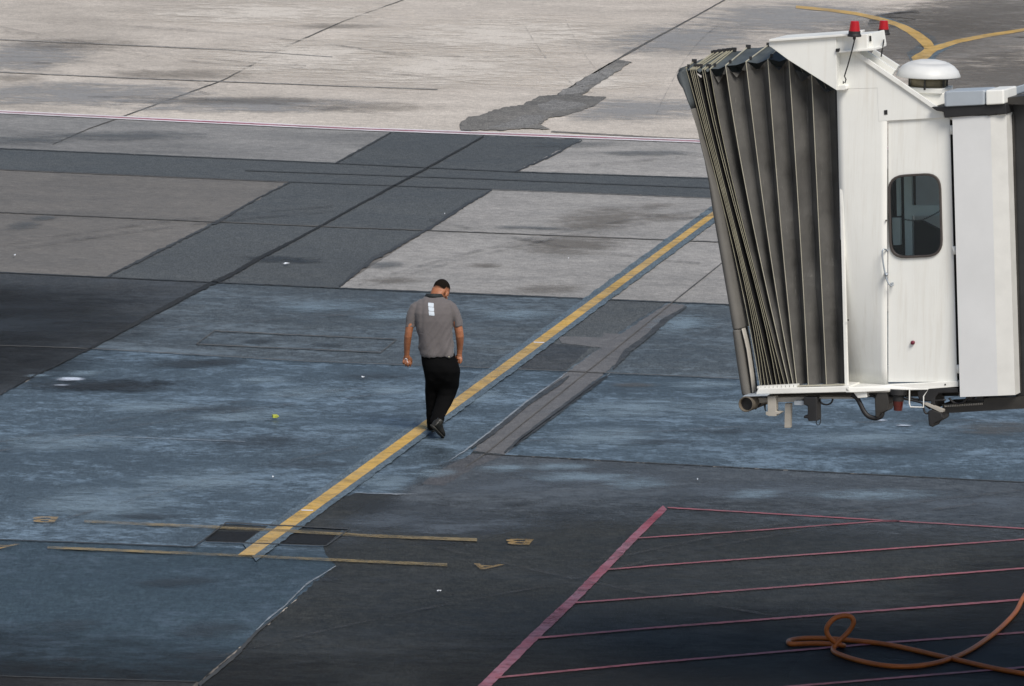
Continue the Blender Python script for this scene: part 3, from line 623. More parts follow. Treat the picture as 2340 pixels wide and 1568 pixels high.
def edge_at_wall():
    side = [(1913+(1929-1913)*t, 205+(880-205)*t) for t in [j/12 for j in range(13)]]
    pts = [W(x, y, -.04) for x, y in side[::-1]]; top = W(1955, 105, -.5); far = top+UL*.9+Vector((0, 0, -.24)); far2 = far+UL*.35+Vector((0, 0, -.25))
    return pts+[top, far, far2, far2+Vector((0, 0, -1.6))]
curves = [ribpts(i) for i in range(NR)]+[edge_at_wall()]
def panel(mb, A, B, lo, hi, depth, seed, lim=.55):
    rows = []
    prof = [(0, 0), (.14, .3), (.3, .62), (.46, .95), (.52, 1.0), (.62, .8), (.76, .5), (.9, .2), (1, 0)]
    n = len(prof); vs = []
    sub = []
    for j in range(lo, hi):
        for q in range(3): sub.append((j, q/3))
    sub.append((hi, 0))
    for j, q in sub:
        a = A[j].lerp(A[j+1], q) if q else A[j]; b = B[j].lerp(B[j+1], q) if q else B[j]
        w = (b-a).length; inn = UL if j < 12 else Vector((0, 0, -1))+UL*.2
        for t, dpt in prof:
            p = a.lerp(b, t)
            wr = noise.noise(Vector((p.x*5, seed*7.3, p.z*2.2)))*.5+noise.noise(Vector((p.x*9, seed*3.3, p.z*7)))*.22
            p = p+inn*(min(depth, w*lim)*dpt*(1+wr*.7)+.034*wr*math.sin(math.pi*t))
            vs.append(p)
    m = len(sub)
    mb.add(vs, [(i*n+k, i*n+k+1, (i+1)*n+k+1, (i+1)*n+k) for i in range(m-1) for k in range(n-1)])
for i in range(NR):
    fb = MB(); panel(fb, curves[i], curves[i+1], 0, 12, (.13 if i < 8 else .10), i, 2.5 if i < 8 else .9)
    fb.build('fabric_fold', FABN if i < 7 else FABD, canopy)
    rf = MB(); panel(rf, curves[i], curves[i+1], 12, len(curves[i])-1, .015, i+40)
    if i < 11: rf.build('roof_fold', FABR, canopy, smooth=True)
for i in range(NR):
    r = MB(); pts = [p-UL*.012+Vector((0, 0, .008 if j > 12 else 0)) for j, p in enumerate(curves[i])]
    r.tube(pts, .0024 if i < 8 else .0034, 6)
    if i < 11:
        e = pts[13]; r.tube([pts[12], pts[13]], .006 if i < 10 else .004, 6)
        h_ = MB(); h_.box(e+Vector((.008, 0, .008)), .022, .02, .014); h_.build('buckle', BLK, canopy)
        h_ = MB(); h_.box(pts[12].lerp(pts[13], .15)+Vector((.012, 0, .012)), .012, .012, .012); h_.build('buckle', BLK, canopy)
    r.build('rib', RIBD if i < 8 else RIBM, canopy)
# dark upper border of the fabric
# --- bumper pad at the open end
def padpiece(rows, name, mat, parent, thick=.14):
    mb = MB(); secs = []
    for (lx, ly), (rx, ry) in rows:
        a = W(lx, ly, 0); b = W(rx, ry, .0); c = (a+b)/2+UL*.05; h = (b-a)/2
        secs.append((c, h, UL*thick))
    mb.loft(secs, 16, .75); return mb.build(name, mat, parent, smooth=True)
rows = [(ZA(175, 468), ZA(190, 460)), (ZA(135, 483), ZA(194, 480)), (ZA(119, 505), ZA(200, 520)), (ZA(122, 530), ZA(205, 550)), (ZA(140, 570), ZA(212, 580)), (ZA(170, 605), ZA(222, 625)), (ZA(205, 690), ZA(240, 700)), (ZA(240, 765), ZA(257, 775))]
padpiece(rows, 'top_pad', PADT, canopy)
rows = [(ZA(238, 765), ZA(258, 770)), (ZA(270, 860), ZA(290, 880)), (ZA(292, 915), ZA(308, 960)), (ZA(315, 1050), ZA(350, 1090)), (ZA(340, 1150), ZA(385, 1220)), (ZA(372, 1350), ZA(440, 1400)), (ZA(400, 1568), ZA(478, 1568)), (ZC(332, 0), ZC(452, 0)), (ZC(358, 170), ZC(480, 140)), (ZC(383, 318), ZC(508, 300)), (ZC(392, 330), ZC(506, 316))]
padpiece(rows, 'upper_pad', PAD, canopy)
rows = [(ZC(386, 338), ZC(490, 322)), (ZC(384, 350), ZC(498, 345)), (ZC(400, 500), ZC(528, 500)), (ZC(428, 700), ZC(560, 700)), (ZC(460, 900), ZC(590, 900)), (ZC(478, 1010), ZC(608, 1010)), (ZC(486, 1060), ZC(617, 1050)), (ZC(500, 1082), ZC(612, 1074))]
padpiece(rows, 'lower_pad', PAD, canopy)
mb = MB(); mb.loft([((W(*ZC(a, y), .03)+W(*ZC(b, y), .03))/2, (W(*ZC(b, y), .03)-W(*ZC(a, y), .03))/2, UL*.05) for a, b, y in [(487, 505, 322), (515, 540, 450), (545, 560, 560), (562, 585, 700), (583, 606, 850), (605, 630, 1050)]], 10)
mb.build('edge_trim', BEAM, canopy, smooth=True)
# pad continues over the top and down the far side, closing the open end
mb = MB(); A_, B_ = W(*ZA(130, 500), -.1), W(*ZA(190, 480), -.1)
c0 = (A_+B_)/2; mb.tube([c0, c0+UL*.3+Vector((.03, 0, .02)), c0+UL*1.5+Vector((0, 0, -.28)), c0+UL*1.75+Vector((0, 0, -.6)), c0+UL*1.75+AX*.5+Vector((0, 0, -2.4))], .045, 12)
mb.build('top_pad', PADT, canopy, smooth=True)
# --- base ledge of the canopy
mb = MB(); slab(mb, zl(ZC, [(635, 1078), (660, 1012), (1655, 985), (1703, 983), (1703, 1050), (1660, 1052)]), .14, 1.6); mb.build('canopy_sill', WTRIM, bridge, bevel=.006)
mb = MB()
for i in range(10):
    x0 = 648+i*46.5; slab(mb, zl(ZC, [(x0+3, 986-i*2.6), (x0+42, 984-i*2.6), (x0+42, 1008-i*1.2), (x0+3, 1010-i*1.2)]), .10, .06)
mb.build('comb_strip', WTRIM, bridge)
mb = MB(); slab(mb, zl(ZC, [(1112, 978), (1640, 962), (1640, 970), (1112, 986)]), .12, .05); mb.build('rail', RIBM, bridge)
# --- cab walls
win_o = rrect(zl(ZE, [(390, 215), (945, 183), (970, 1063), (412, 1088)]), 38)
win_i = rrect(zl(ZE, [(412, 237), (925, 207), (948, 1040), (435, 1062)]), 34)
mb = MB()
front = [(2028, 150), (2130, 213), (2150, 247), (2175, 268), (2190, 870), (2188, 885), (2028, 882)]
slab(mb, [(2030, 178), (2152, 250), (2170, 266), (2187, 872), (2186.5, 872.5), (2030, 873)], 0, .012, [win_o])
mb.build('cab_wall', WHITE, bridge)
# angled corner panel, set back at its left edge
mb = MB(); vs = []; NU, NV = 8, 20
for j in range(NV+1):
    v = j/NV; yl_, yr_ = 126+(874-126)*v, 178+(877-178)*v
    for i in range(NU+1):
        u = i/NU; q = W(1912+18*v+(2028-1912-18*v)*u, yl_+(yr_-yl_)*u, -.30*(1-u)*v**4); vs.append(q)
mb.add(vs, [(j*(NU+1)+i, j*(NU+1)+i+1, (j+1)*(NU+1)+i+1, (j+1)*(NU+1)+i) for j in range(NV) for i in range(NU)])
cp_ = mb.build('corner_panel', WHITE, bridge, smooth=True); so = cp_.modifiers.new('s', 'SOLIDIFY'); so.thickness = .02
mb = MB(); slab(mb, [(1913, 205), (1920, 205), (1938, 884), (1930, 884)], .012, .03); mb.build('corner_post', WTRIM, bridge, bevel=.004)
mb = MB(); slab(mb, [(1908, 205), (1914, 205), (1931, 878), (1926, 878)], -.01, .1); mb.build('seal', BLK, bridge)
# raised gable sheet and its folded roof edge
mb = MB(); slab(mb, zl(ZB, [(100, 335), (215, 330), (838, 758), (937, 800), (941, 845), (426, 873), (417, 613), (185, 620), (165, 640), (104, 632)]), .022, .02); mb.build('gable_sheet', WHITE, bridge, bevel=.003)
mb = MB(); slab(mb, zl(ZB, [(205, 330), (262, 328), (900, 765), (938, 800), (838, 766)]), .045, .022); mb.build('roof_edge_trim', WHITE, bridge, bevel=.003)
mb = MB(); slab(mb, zl(ZB, [(98, 592), (165, 585), (178, 595), (178, 622), (160, 630), (100, 632)]), .09, .07); mb.build('bracket', WTRIM, bridge, bevel=.008)
mb = MB(); slab(mb, zl(ZB, [(470, 787), (496, 784), (497, 820), (472, 822)]), .026, .01); mb.build('vent_hole', BLK, bridge)
# vertical seam of the door and screws
SEAM = simple('panel_seam', (.42, .42, .40), .7, var=.1)
mb = MB(); slab(mb, [(2005.5, 278), (2007, 278), (2029.5, 880), (2028, 880)], .003, .004); mb.build('panel_seam', SEAM, bridge)
mb = MB(); slab(mb, [(2166, 268), (2182, 270), (2200, 893), (2182, 893)], -.07, .1); mb.build('door_gap', BLK, bridge)
# folded side sill
mb = MB(); slab(mb, [(1932, 886), (2029, 880), (2189, 871), (2189, 884), (2110, 890), (1945, 897), (1932, 897)], [.14, .075, .02, .02, .05, .14, .14], 1.5); mb.build('cab_sill', WTRIM, bridge, bevel=.004)
# fascia: big white plate over the canopy and the box above it
mb = MB(); slab(mb, zl(ZA, [(834, 232), (1360, 196), (1366, 632), (985, 392), (850, 292), (834, 285)]), .13, .12); mb.build('fascia_plate', WHITE, bridge, bevel=.004)
mb = MB(); slab(mb, zl(ZA, [(834, 230), (1450, 188), (1450, 205), (834, 250)]), .16, .5); mb.build('fascia_lip', WTRIM, bridge, bevel=.004)
mb = MB(); slab(mb, zl(ZB, [(92, 208), (340, 190), (342, 312), (94, 330)]), .11, .38); mb.build('roof_box', WHITE, bridge, bevel=.006)
mb = MB(); slab(mb, zl(ZB, [(338, 188), (370, 182), (388, 295), (386, 312), (342, 314)]), .05, .38); mb.build('roof_box', WTRIM, bridge, bevel=.006)
mb = MB(); slab(mb, zl(ZB, [(94, 325), (386, 300), (386, 318), (94, 338)]), .135, .3); mb.build('roof_box_flange', WTRIM, bridge, bevel=.003)
mb = MB(); slab(mb, zl(ZB, [(343, 205), (368, 203), (370, 245), (345, 248)]), .06, .02); mb.build('vent_hole', BLK, bridge); mb = MB(); slab(mb, zl(ZB, [(92, 305), (116, 303), (116, 328), (92, 330)]), .15, .03); mb.build('vent_hole', BLK, bridge)
# roof
mb = MB()
def roofslab(a, b, t=.03):
    A1, B1 = W(*a, .0), W(*b, .0); mb.add([A1, B1, B1+UL*2.2-ZU*.5, A1+UL*2.2-ZU*.5]+[p-Vector((0, 0, t)) for p in (A1, B1, B1+UL*2.2-ZU*.5, A1+UL*2.2-ZU*.5)], [(0, 1, 2, 3), (7, 6, 5, 4), (0, 4, 5, 1), (1, 5, 6, 2), (2, 6, 7, 3), (3, 7, 4, 0)])
roofslab((1925, 124), (2150, 256)); roofslab((2150, 256), (2178, 268))
mb.build('cab_roof', WTRIM, bridge)
for q, (a, b) in enumerate([((300, 322), (552, 490)), ((385, 330), (580, 455))]):
    mb = MB(); A1, B1 = W(*ZB(*a), -.28-.2*q), W(*ZB(*b), -.28-.2*q); mb.tube([A1, B1], .035, 4); mb.build('roof_rail', WTRIM, bridge)
# inside of the cab, seen through the window
INT = simple('cab_lining', (.7, .78, .78), .6, var=.06); INTD = simple('cab_dark', (.02, .02, .02), .7)
INTP = simple('cab_panel', (.8, .85, .82), .6, var=.06)
def far(pts, out): return [W(x, y, out) for x, y in pts]
mb = MB(); ff = [W(x, y, -.1)+UL*2.05 for x, y in [(1926, 290), (2150, 415), (2174, 425), (2186, 880), (1935, 880)]]; mb.prism(ff, [v+UL*.04 for v in ff]); mb.build('far_wall', INTP, bridge)
mb = MB(); slab(mb, zl(ZE, [(560, 150), (640, 150), (655, 1150), (580, 1150)]), -.5, .05); slab(mb, zl(ZE, [(641, 530), (990, 525), (990, 632), (641, 636)]), -.5, .05)
slab(mb, zl(ZE, [(420, 660), (520, 660), (525, 940), (435, 945)]), -.4, .05); slab(mb, zl(ZE, [(480, 180), (515, 180), (520, 640), (490, 640)]), -.45, .05); mb.build('inner_frame', INT, bridge)
mb = MB(); slab(mb, zl(ZE, [(641, 690), (760, 690), (990, 810), (990, 1150), (660, 1150)]), -.55, .05); slab(mb, zl(ZE, [(640, 150), (672, 150), (676, 528), (645, 530)]), -.55, .04)
slab(mb, zl(ZE, [(380, 150), (558, 150), (575, 1150), (400, 1150)]), -.6, .04); mb.build('console', INTD, bridge)
mb = MB(); pts = [W(*ZE(x, y), -.35) for x, y in [(560, 670), (620, 682), (700, 690), (760, 678), (830, 645), (900, 610), (960, 570)]]
cp = []
for i in range(90):
    t = i/89*(len(pts)-1); j = min(int(t), len(pts)-2); p = pts[j].lerp(pts[j+1], t-j); cp.append(p+Vector((0, 0, .007*math.sin(i*1.7)))+UL*.007*math.cos(i*1.7))
mb.tube(cp, .003, 5); mb.build('coiled_cord', BLK, bridge)
door = MB(); slab(door, win_o, .018, .05, [win_i]); window = door.build('window_frame', simple('window_rubber', (.05, .042, .038), .45), bridge, bevel=.006)
GLASS, nt, b_ = newmat('tinted_glass'); nt.nodes.remove(b_)
tr = N(nt, 'ShaderNodeBsdfTransparent'); tr.inputs[0].default_value = (.86, .90, .90, 1); gl = N(nt, 'ShaderNodeBsdfGlossy'); gl.inputs['Roughness'].default_value = .03; gl.inputs[0].default_value = (.7, .8, .9, 1)
mx = N(nt, 'ShaderNodeMixShader'); fr = N(nt, 'ShaderNodeFresnel'); fr.inputs[0].default_value = 1.35; nt.links.new(fr.outputs[0], mx.inputs[0]); nt.links.new(tr.outputs[0], mx.inputs[1]); nt.links.new(gl.outputs[0], mx.inputs[2]); nt.links.new(mx.outputs[0], nt.nodes['Material Output'].inputs[0])
mb = MB(); slab(mb, win_i, 0, .008); g_ = mb.build('pane', GLASS, None); g_.data.transform(Matrix.Translation(-bridge.location)); g_.parent = window
# door handle bent out of round bar
mb = MB(); hp = [W(*ZE(*p), o) for p, o in [((388, 998), .01), ((372, 990), .05), ((352, 985), .075), ((338, 1005), .08), ((338, 1060), .08), ((350, 1150), .08), ((365, 1230), .08), ((382, 1300), .08), ((402, 1345), .08), ((425, 1370), .075), ((450, 1360), .05), ((448, 1340), .01)]]
mb.tube(hp, .0075, 8); mb.box(W(*ZE(378, 1245), .05), .014, .05, .01); mb.ball(W(*ZE(388, 998), .01), .012, .012, .012); mb.ball(W(*ZE(438, 1350), .01), .014, .014, .014)
mb.build('door_handle', simple('galvanised', (.38, .42, .46), .35, metal=.6), bridge, smooth=True)
mb = MB(); c = W(*ZD(727, 487), .01); mb.lathe(c+UL*.02, [(0, 0), (.018, 0), (.018, .03), (.012, .04), (0, .04)], -UL, 16); mb.build('stop_button', simple('dark_red', (.12, .004, .02), .4), bridge, smooth=True)
mb = MB()
for p in [ZE(378, 686), ZE(1120, 985), ZE(1133, 1003), ZB(1018, 935), ZB(1030, 947), ZD(1272, 780), ZD(1290, 800), ZC(1690, 228), ZD(1098, 965), ZD(1872, 1040), ZB(965, 745), ZB(1235, 733), ZB(1298, 727), ZB(1368, 722), ZB(112, 398)]:
    mb = MB(); mb.ball(W(*p, .03), .008, .008, .008, n=10); mb.build('bolt', DSTEEL, bridge)
mb = MB()
for p in [(ZB(1003, 905), ZB(1003, 975)), (ZE(1090, 955), ZE(1095, 1040)), (ZD(1248, 740), ZD(1252, 835))]:
    mb = MB(); mb.tube([W(*p[0], .02), W(*p[1], .02)], .018, 10); mb.build('hinge', WTRIM, bridge, smooth=True)
# --- second section
mb = MB()
S0, S1 = .05, .05
f = [W(*ZB(1006, 835), .08), W(*ZB(1305, 828), .08), W(*ZD(1697, 1092), .08), W(*ZD(1266, 1107), .08)]
g = [W(*ZB(1430, 815), .055), W(*ZD(1894, 1083), .055)]
mb.add(f+[v+UL*.3 for v in f], [(0, 1, 2, 3), (7, 6, 5, 4), (0, 4, 5, 1), (2, 6, 7, 3), (3, 7, 4, 0), (1, 5, 6, 2)]); mb.build('section_wall', WHITE2, bridge)
mb = MB(); h = [f[1], g[0], g[1], f[2]]; hh = [v+UL*.2 for v in h]; mb.add(h+hh, [(0, 1, 2, 3), (7, 6, 5, 4), (0, 4, 5, 1), (2, 6, 7, 3), (3, 7, 4, 0), (1, 5, 6, 2)]); mb.build('section_corner', simple('warm_white_paint', (.62, .62, .59), .5, var=.05), bridge)
mb = MB(); slab(mb, zl(ZB, [(838, 762), (1425, 738), (1432, 815), (1370, 822), (1355, 815), (1290, 832), (1262, 822), (945, 847), (935, 800), (880, 790)]), .10, .5); mb.build('roof_beam', BLK, bridge, bevel=.006)
# dark telescoping tunnel running out of view
mb = MB(); xr = 3900
tl = [(2301, 238), (xr, 150), (xr, 880), (2322, 912)]
slab(mb, tl, -.12, 2.2); mb.build('tunnel', TUN, bridge)
mb = MB()
for i in range(22):
    x = 2312+i*70; slab(mb, [(x, 262), (x+5, 262), (x+22, 895), (x+17, 895)], -.10, .05)
mb.build('tunnel_ribbing', DSTEEL, bridge)
mb = MB(); slab(mb, [(2296, 222), (2312, 222), (xr, 135), (xr, 155), (2301, 240)], -.08, .3); mb.build('tunnel_roof_edge', GBOX, bridge, bevel=.005)
# --- roof units
mb = MB(); slab(mb, zl(ZB, [(937, 640), (1265, 628), (1265, 746), (940, 762)]), .12, .35); mb.build('roof_unit', GBOX, bridge, bevel=.02)
mb = MB(); slab(mb, zl(ZB, [(1266, 630), (1408, 625), (1412, 738), (1268, 746)]), .13, .4); mb.build('roof_unit', WHITE, bridge, bevel=.012)
mb = MB(); f = [W(*ZB(1411, 628), .10), W(*ZB(1548, 590), -.5), W(*ZB(1553, 655), -.5), W(*ZB(1413, 690), .10)]; mb.prism(f, [v+UL*.6 for v in f]); mb.build('roof_unit', GBOX, bridge, bevel=.01)
mb = MB(); slab(mb, zl(ZB, [(1414, 690), (1600, 668), (1600, 745), (1416, 742)]), .02, .4); mb.build('roof_gutter', DSTEEL, bridge, bevel=.01)
# --- roof ventilator
vc = W(*ZB(818, 515), -.45); sc_ = 1/pxm(vc.y)*.29148
lat = MB(); R = 255*sc_
lat.lathe(vc, [(0, .140), (R*.30, .138), (R*.55, .122), (R*.62, .108), (R*.64, .112), (R*.80, .085), (R*.93, .045), (R, 0), (R*.99, -.008), (R*.96, 0), (R*.7, .05), (0, .08)], n=48)
hood = lat.build('ventilator_hood', simple('hood_paint', (.60, .61, .60), .45, var=.05), bridge, smooth=True)
mb = MB(); mb.lathe(vc, [(R*.56, -.01), (R*.56, -.095), (R*.54, -.095), (R*.54, .02)]); mb.build('ventilator_neck', simple('neck_brown', (.20, .17, .11), .6, var=.3), bridge, smooth=True)
mb = MB()
for q in range(6):
    an = q*math.pi/3+.3; p = vc+Vector((math.cos(an), math.sin(an), 0))*R*.62; mb = MB(); mb.box(p+Vector((0, 0, -.04)), .008, .008, .07); mb.build('strut', DSTEEL, bridge)
mb = MB(); mb.box(vc+Vector((.0, 0, -.115)), .175, .175, .022, (AX, UL, ZU)); mb.build('ventilator_flange', WTRIM, bridge, bevel=.005)
mb = MB(); mb.box(vc+Vector((.04, 0, -.22)), .16, .16, .085, (AX, UL, ZU)); mb.build('ventilator_base', WTRIM, bridge, bevel=.005)
# --- warning lamps on the roof
def lamp(px, pytop, pybot, wt, wb, out, wire):
    h = (pybot-pytop)/pxm(BY); c = W(px, pybot, out); s_ = 1/pxm(BY)
    m = MB(); m.lathe(c, [(0, 0), (wb*s_, 0), (wt*s_, h*.94), (wt*s_*.85, h), (0, h)], n=24); L = m.build('warning_lamp', REDL, bridge, smooth=False)
    m = MB(); m.lathe(c, [(0, -.034), (wb*s_*1.2, -.034), (wb*s_*1.2, -.020), (wb*s_*1.05, -.010), (wb*s_*1.03, .014), (0, .014)], n=24)
    o = m.build('lamp_base', BLK, None); o.data.transform(Matrix.Translation(-bridge.location)); o.parent = L
    m = MB(); m.tube([c-Vector((0, 0, .02)), c-Vector((0, 0, .06))], [.016, .012]); m.tube([W(x, y, .20 if out > 0 else (out if i == 0 else .05+out*.3)) for i, (x, y) in enumerate(wire)], .006, 6)
    o = m.build('lamp_wire', BLK, None); o.data.transform(Matrix.Translation(-bridge.location)); o.parent = L
lamp(*ZB(239, 0)[:1], ZB(0, 86)[1], ZB(0, 178)[1], 9.8, 13.2, .20, zl(ZB, [(240, 205), (236, 250), (216, 330), (185, 440), (160, 520), (172, 545), (165, 572), (150, 560), (152, 578)]))
lamp(*ZB(467, 0)[:1], ZB(0, 82)[1], ZB(0, 164)[1], 9.6, 12.2, -.6, zl(ZB, [(470, 200), (468, 250), (455, 320), (448, 368)]))
mb = MB(); mb.tube([W(*ZB(345, 212), -.1), W(*ZB(440, 200), -.6)], .008, 6); mb.build('lamp_arm', BLK, bridge)
# --- under the floor
mb = MB(); slab(mb, [(1745, 900), (2190, 893), (2190, 905), (1745, 912)], -.25, 1.2); mb.build('floor_beam', DSTEEL, bridge)
mb = MB(); c = W(*ZC(523, 1190), .22); s_ = .20036/pxm(BY)
mb.lathe(c+UL*1.6, [(60*s_, 0), (90*s_, 0), (90*s_, 1.6), (84*s_, 1.606), (76*s_, 1.6), (74*s_, .1), (0, .1)], -(UL*.97-AX*.0+Vector((0, 0, 0))).normalized(), 32); mb.build('bumper_tube', simple('rubber_tube', (.10, .085, .065), .6, var=.25), bridge, smooth=True)
mb = MB(); c2 = c+UL*.06; mb.lathe(c2, [(0, 0), (77*s_, 0), (77*s_, .01), (0, .01)], -UL, 32); mb.build('tube_inside', BLK, bridge)
mb = MB(); slab(mb, zl(ZC, [(480, 1108), (500, 1088), (765, 1082), (765, 1096)]), .2, .3); mb.build('tube_plate', GBOX, bridge, bevel=.004)
mb = MB(); slab(mb, zl(ZC, [(612, 1118), (1170, 1105), (1820, 1110), (1820, 1128), (1170, 1130), (1165, 1165), (860, 1165), (612, 1180)]), .05, .12); mb.build('cross_beam', BEAM, bridge, bevel=.006)
mb = MB(); slab(mb, zl(ZC, [(768, 1098), (862, 1098), (862, 1270), (930, 1280), (905, 1300), (872, 1305), (868, 1326), (778, 1324), (748, 1310), (750, 1275), (772, 1275)]), .10, .08); mb.build('hanger', BEAM, bridge, bevel=.006)
mb = MB(); slab(mb, zl(ZC, [(968, 1180), (1036, 1180), (1028, 1460), (962, 1460)]), .02, .05); mb.build('hanger', BEAM, bridge, bevel=.004)
mb = MB(); slab(mb, zl(ZC, [(1070, 1150), (1200, 1150), (1200, 1205), (1070, 1200)]), .08, .1); mb.build('junction_box', GBOX, bridge, bevel=.006)
mb = MB(); slab(mb, zl(ZC, [(1180, 1108), (1332, 1108), (1338, 1380), (1232, 1382), (1228, 1352), (1182, 1350), (1180, 1320), (1226, 1318), (1226, 1215), (1180, 1190)]), .12, .12); mb.build('motor_housing', BLK, bridge, bevel=.008)
mb = MB(); slab(mb, zl(ZC, [(1740, 1045), (1900, 1035), (1903, 1112), (1800, 1120)]), .10, .1); mb.build('bracket', WTRIM, bridge, bevel=.005)
def cable(pts, r, out=.05, f=ZC, name='cable'):
    from mathutils.geometry import interpolate_bezier
    p = [W(*f(*q), out) for q in pts]; sm = []
    for i in range(len(p)-1):
        a, b = p[i], p[i+1]; ta = (p[min(i+1, len(p)-1)]-p[max(i-1, 0)])/6; tb = (p[min(i+2, len(p)-1)]-p[i])/6
        sm += interpolate_bezier(a, a+ta, b-tb, b, 6)[:-1]
    sm.append(p[-1]); m = MB(); m.tube(sm, r, 8); m.build(name, BLK, bridge, smooth=True)
cable([(1735, 1080), (1790, 1120), (1830, 1190), (1870, 1270), (1920, 1325), (1996, 1348), (2060, 1330), (2085, 1290)], .021)
cable([(1365, 1130), (1385, 1175), (1440, 1195), (1495, 1175), (1515, 1130)], .008)
cable([(1335, 1290), (1355, 1330), (1375, 1370), (1365, 1415), (1340, 1425), (1325, 1395), (1340, 1340)], .004)
cable([(862, 1100), (850, 1160), (860, 1230), (900, 1275), (930, 1285)], .009)
cable([(695, 1185), (660, 1215), (630, 1245)], .008); cable([(728, 1185), (740, 1230), (748, 1265)], .006); cable([(745, 1185), (742, 1230)], .006)
cable([(450, 1090), (560, 1110), (690, 1140), (820, 1170), (930, 1240)], .010, .03, ZD); cable([(230, 1060), (300, 1110), (330, 1130), (440, 1080)], .012, .02, ZD)
cable([(1140, 1120), (1190, 1165), (1250, 1180), (1310, 1160), (1350, 1110)], .010, .0, ZD); cable([(850, 1180), (850, 1230), (865, 1280), (890, 1297), (920, 1280)], .009, .1, ZD)
cable([(640, 1100), (760, 1130), (900, 1150), (1100, 1140)], .008, .02, ZD)
mb = MB(); slab(mb, zl(ZD, [(290, 1135), (330, 1020), (430, 1020), (460, 1180), (445, 1260), (360, 1300), (330, 1345), (298, 1340)]), .08, .15); mb.build('motor_housing', DSTEEL, bridge, bevel=.01)
mb = MB(); slab(mb, zl(ZD, [(205, 1040), (520, 1030), (515, 1048), (205, 1060)]), .09, .1); mb.build('bracket', BEAM, bridge)
mb = MB(); c = W(*ZD(562, 1150), .06); s2 = .20036/pxm(BY); mb.lathe(c, [(0, -115*s2), (48*s2, -112*s2), (62*s2, 0), (0, 0)], n=24); bl = mb.build('warning_lamp', simple('dull_red_lens', (.07, .006, .003), .35), bridge)
mb = MB(); mb.lathe(c, [(0, 0), (64*s2, 0), (66*s2, 60*s2), (95*s2, 75*s2), (95*s2, 135*s2), (0, 135*s2)], n=24); o = mb.build('lamp_base', BLK, None); o.data.transform(Matrix.Translation(-bridge.location)); o.parent = bl
mb = MB(); q = [W(*ZD(*p), .12) for p in [(690, 1022), (905, 1018), (850, 1100), (850, 1224), (700, 1220), (688, 1180), (690, 1022)]]; mb.tube(q, .006, 6); mb.build('wire_guard', WTRIM, bridge)
mb = MB(); slab(mb, zl(ZD, [(780, 1030), (1000, 1010), (1240, 1005), (1250, 1060), (1020, 1065), (978, 1120), (978, 1250), (935, 1250), (932, 1150), (800, 1140), (782, 1100)]), .04, .3); mb.build('motor_housing', BLK, bridge, bevel=.008)
mb = MB(); slab(mb, zl(ZD, [(895, 1270), (930, 1255), (1060, 1300), (1076, 1345), (1050, 1375), (970, 1415), (955, 1455), (905, 1432)]), .12, .2); mb.build('floodlight', BLK, bridge, bevel=.012)
mb = MB(); slab(mb, zl(ZD, [(835, 1180), (870, 1175), (1075, 1255), (1070, 1280), (1040, 1280)]), .08, .06); mb.build('arm', BEAM, bridge)
mb = MB(); slab(mb, zl(ZD, [(1060, 1190), (1540, 1165), (1540, 1120), (8500, 900), (8500, 1040), (1995, 1238), (1180, 1288), (1075, 1285)]), -.05, .35); mb.build('cable_tray', DSTEEL, bridge)
mb = MB()
for i in range(22): slab(mb, zl(ZD, [(1090+i*20, 1202-i*1.3), (1100+i*20, 1201-i*1.3), (1102+i*20, 1222-i*1.3), (1092+i*20, 1223-i*1.3)]), -.04, .02)
mb.build('tray_slots', BEAM, bridge)
mb = MB(); slab(mb, zl(ZD, [(1240, 1062), (1400, 1090), (1530, 1088), (1530, 1135), (1455, 1125), (1445, 1105), (1410, 1110), (1400, 1135), (1365, 1150), (1352, 1108), (1262, 1105)]), .0, .2); mb.build('floor_beam', BLK, bridge)
# legs that carry it, well outside the picture to the right
for q in (-.1, -1.8):
    p = W(3300, 880, q-.15); mb = MB(); mb.box((p.x, p.y, p.z/2+.35), .16, .16, p.z/2-.3); mb.build('support_leg', WTRIM, bridge)
    mb = MB(); mb.lathe((p.x, p.y, .45)+Vector((0, 0, 0)) if False else Vector((p.x, p.y, .45))-UL*.2, [(0, 0), (.30, 0), (.45, .05), (.45, .3), (.30, .35), (0, .35)], UL, 28); mb.build('wheel', BLK, bridge, smooth=False)

# ------------------------------------------------------------------ walking man
GP = G(1010, 1001); YP = GP.y; SP = 1/pxm(YP)
def Q(px, py, dy=0.0): return P(px, py, YP+dy)
man = empty('person', (G(1000, 990).x, YP+.2, 0), 'man walking away, head bowed, grey polo shirt with white back patches, black trousers', 'person')
SKIN, nt, b_ = newmat('skin'); n_ = nz(nt, 14, 4, .6); nt.links.new(mixc(nt, mrange(nt, n_, .3, .7, 0, 1), (.26, .098, .045), (.36, .15, .075)), b_.inputs['Base Color'])
b_.inputs['Roughness'].default_value = .5; b_.inputs['Subsurface Weight'].default_value = .08; b_.inputs['Subsurface Radius'].default_value = (.01, .004, .002)
HAIR, nt, b_ = newmat('short_dark_hair'); n_ = nz(nt, 160, 3, .8); nt.links.new(mixc(nt, n_, (.004, .0032, .0026), (.016, .011, .008)), b_.inputs['Base Color']); b_.inputs['Roughness'].default_value = .9; b_.inputs['Specular IOR Level'].default_value = .08
bp = N(nt, 'ShaderNodeBump', Strength=.9, Distance=.004); nt.links.new(n_, bp.inputs['Height']); nt.links.new(bp.outputs[0], b_.inputs['Normal'])
SHIRT, nt, b_ = newmat('grey_knit'); n_ = nz(nt, 220, 2, .6); n2 = nz(nt, 6, 4, .6)
nt.links.new(mixc(nt, n2, mixc(nt, n_, (.10, .089, .091), (.14, .126, .128)), mixc(nt, n_, (.105, .096, .095), (.145, .132, .13))), b_.inputs['Base Color'])
b_.inputs['Roughness'].default_value = .85; b_.inputs['Sheen Weight'].default_value = .15; b_.inputs['Specular IOR Level'].default_value = .2
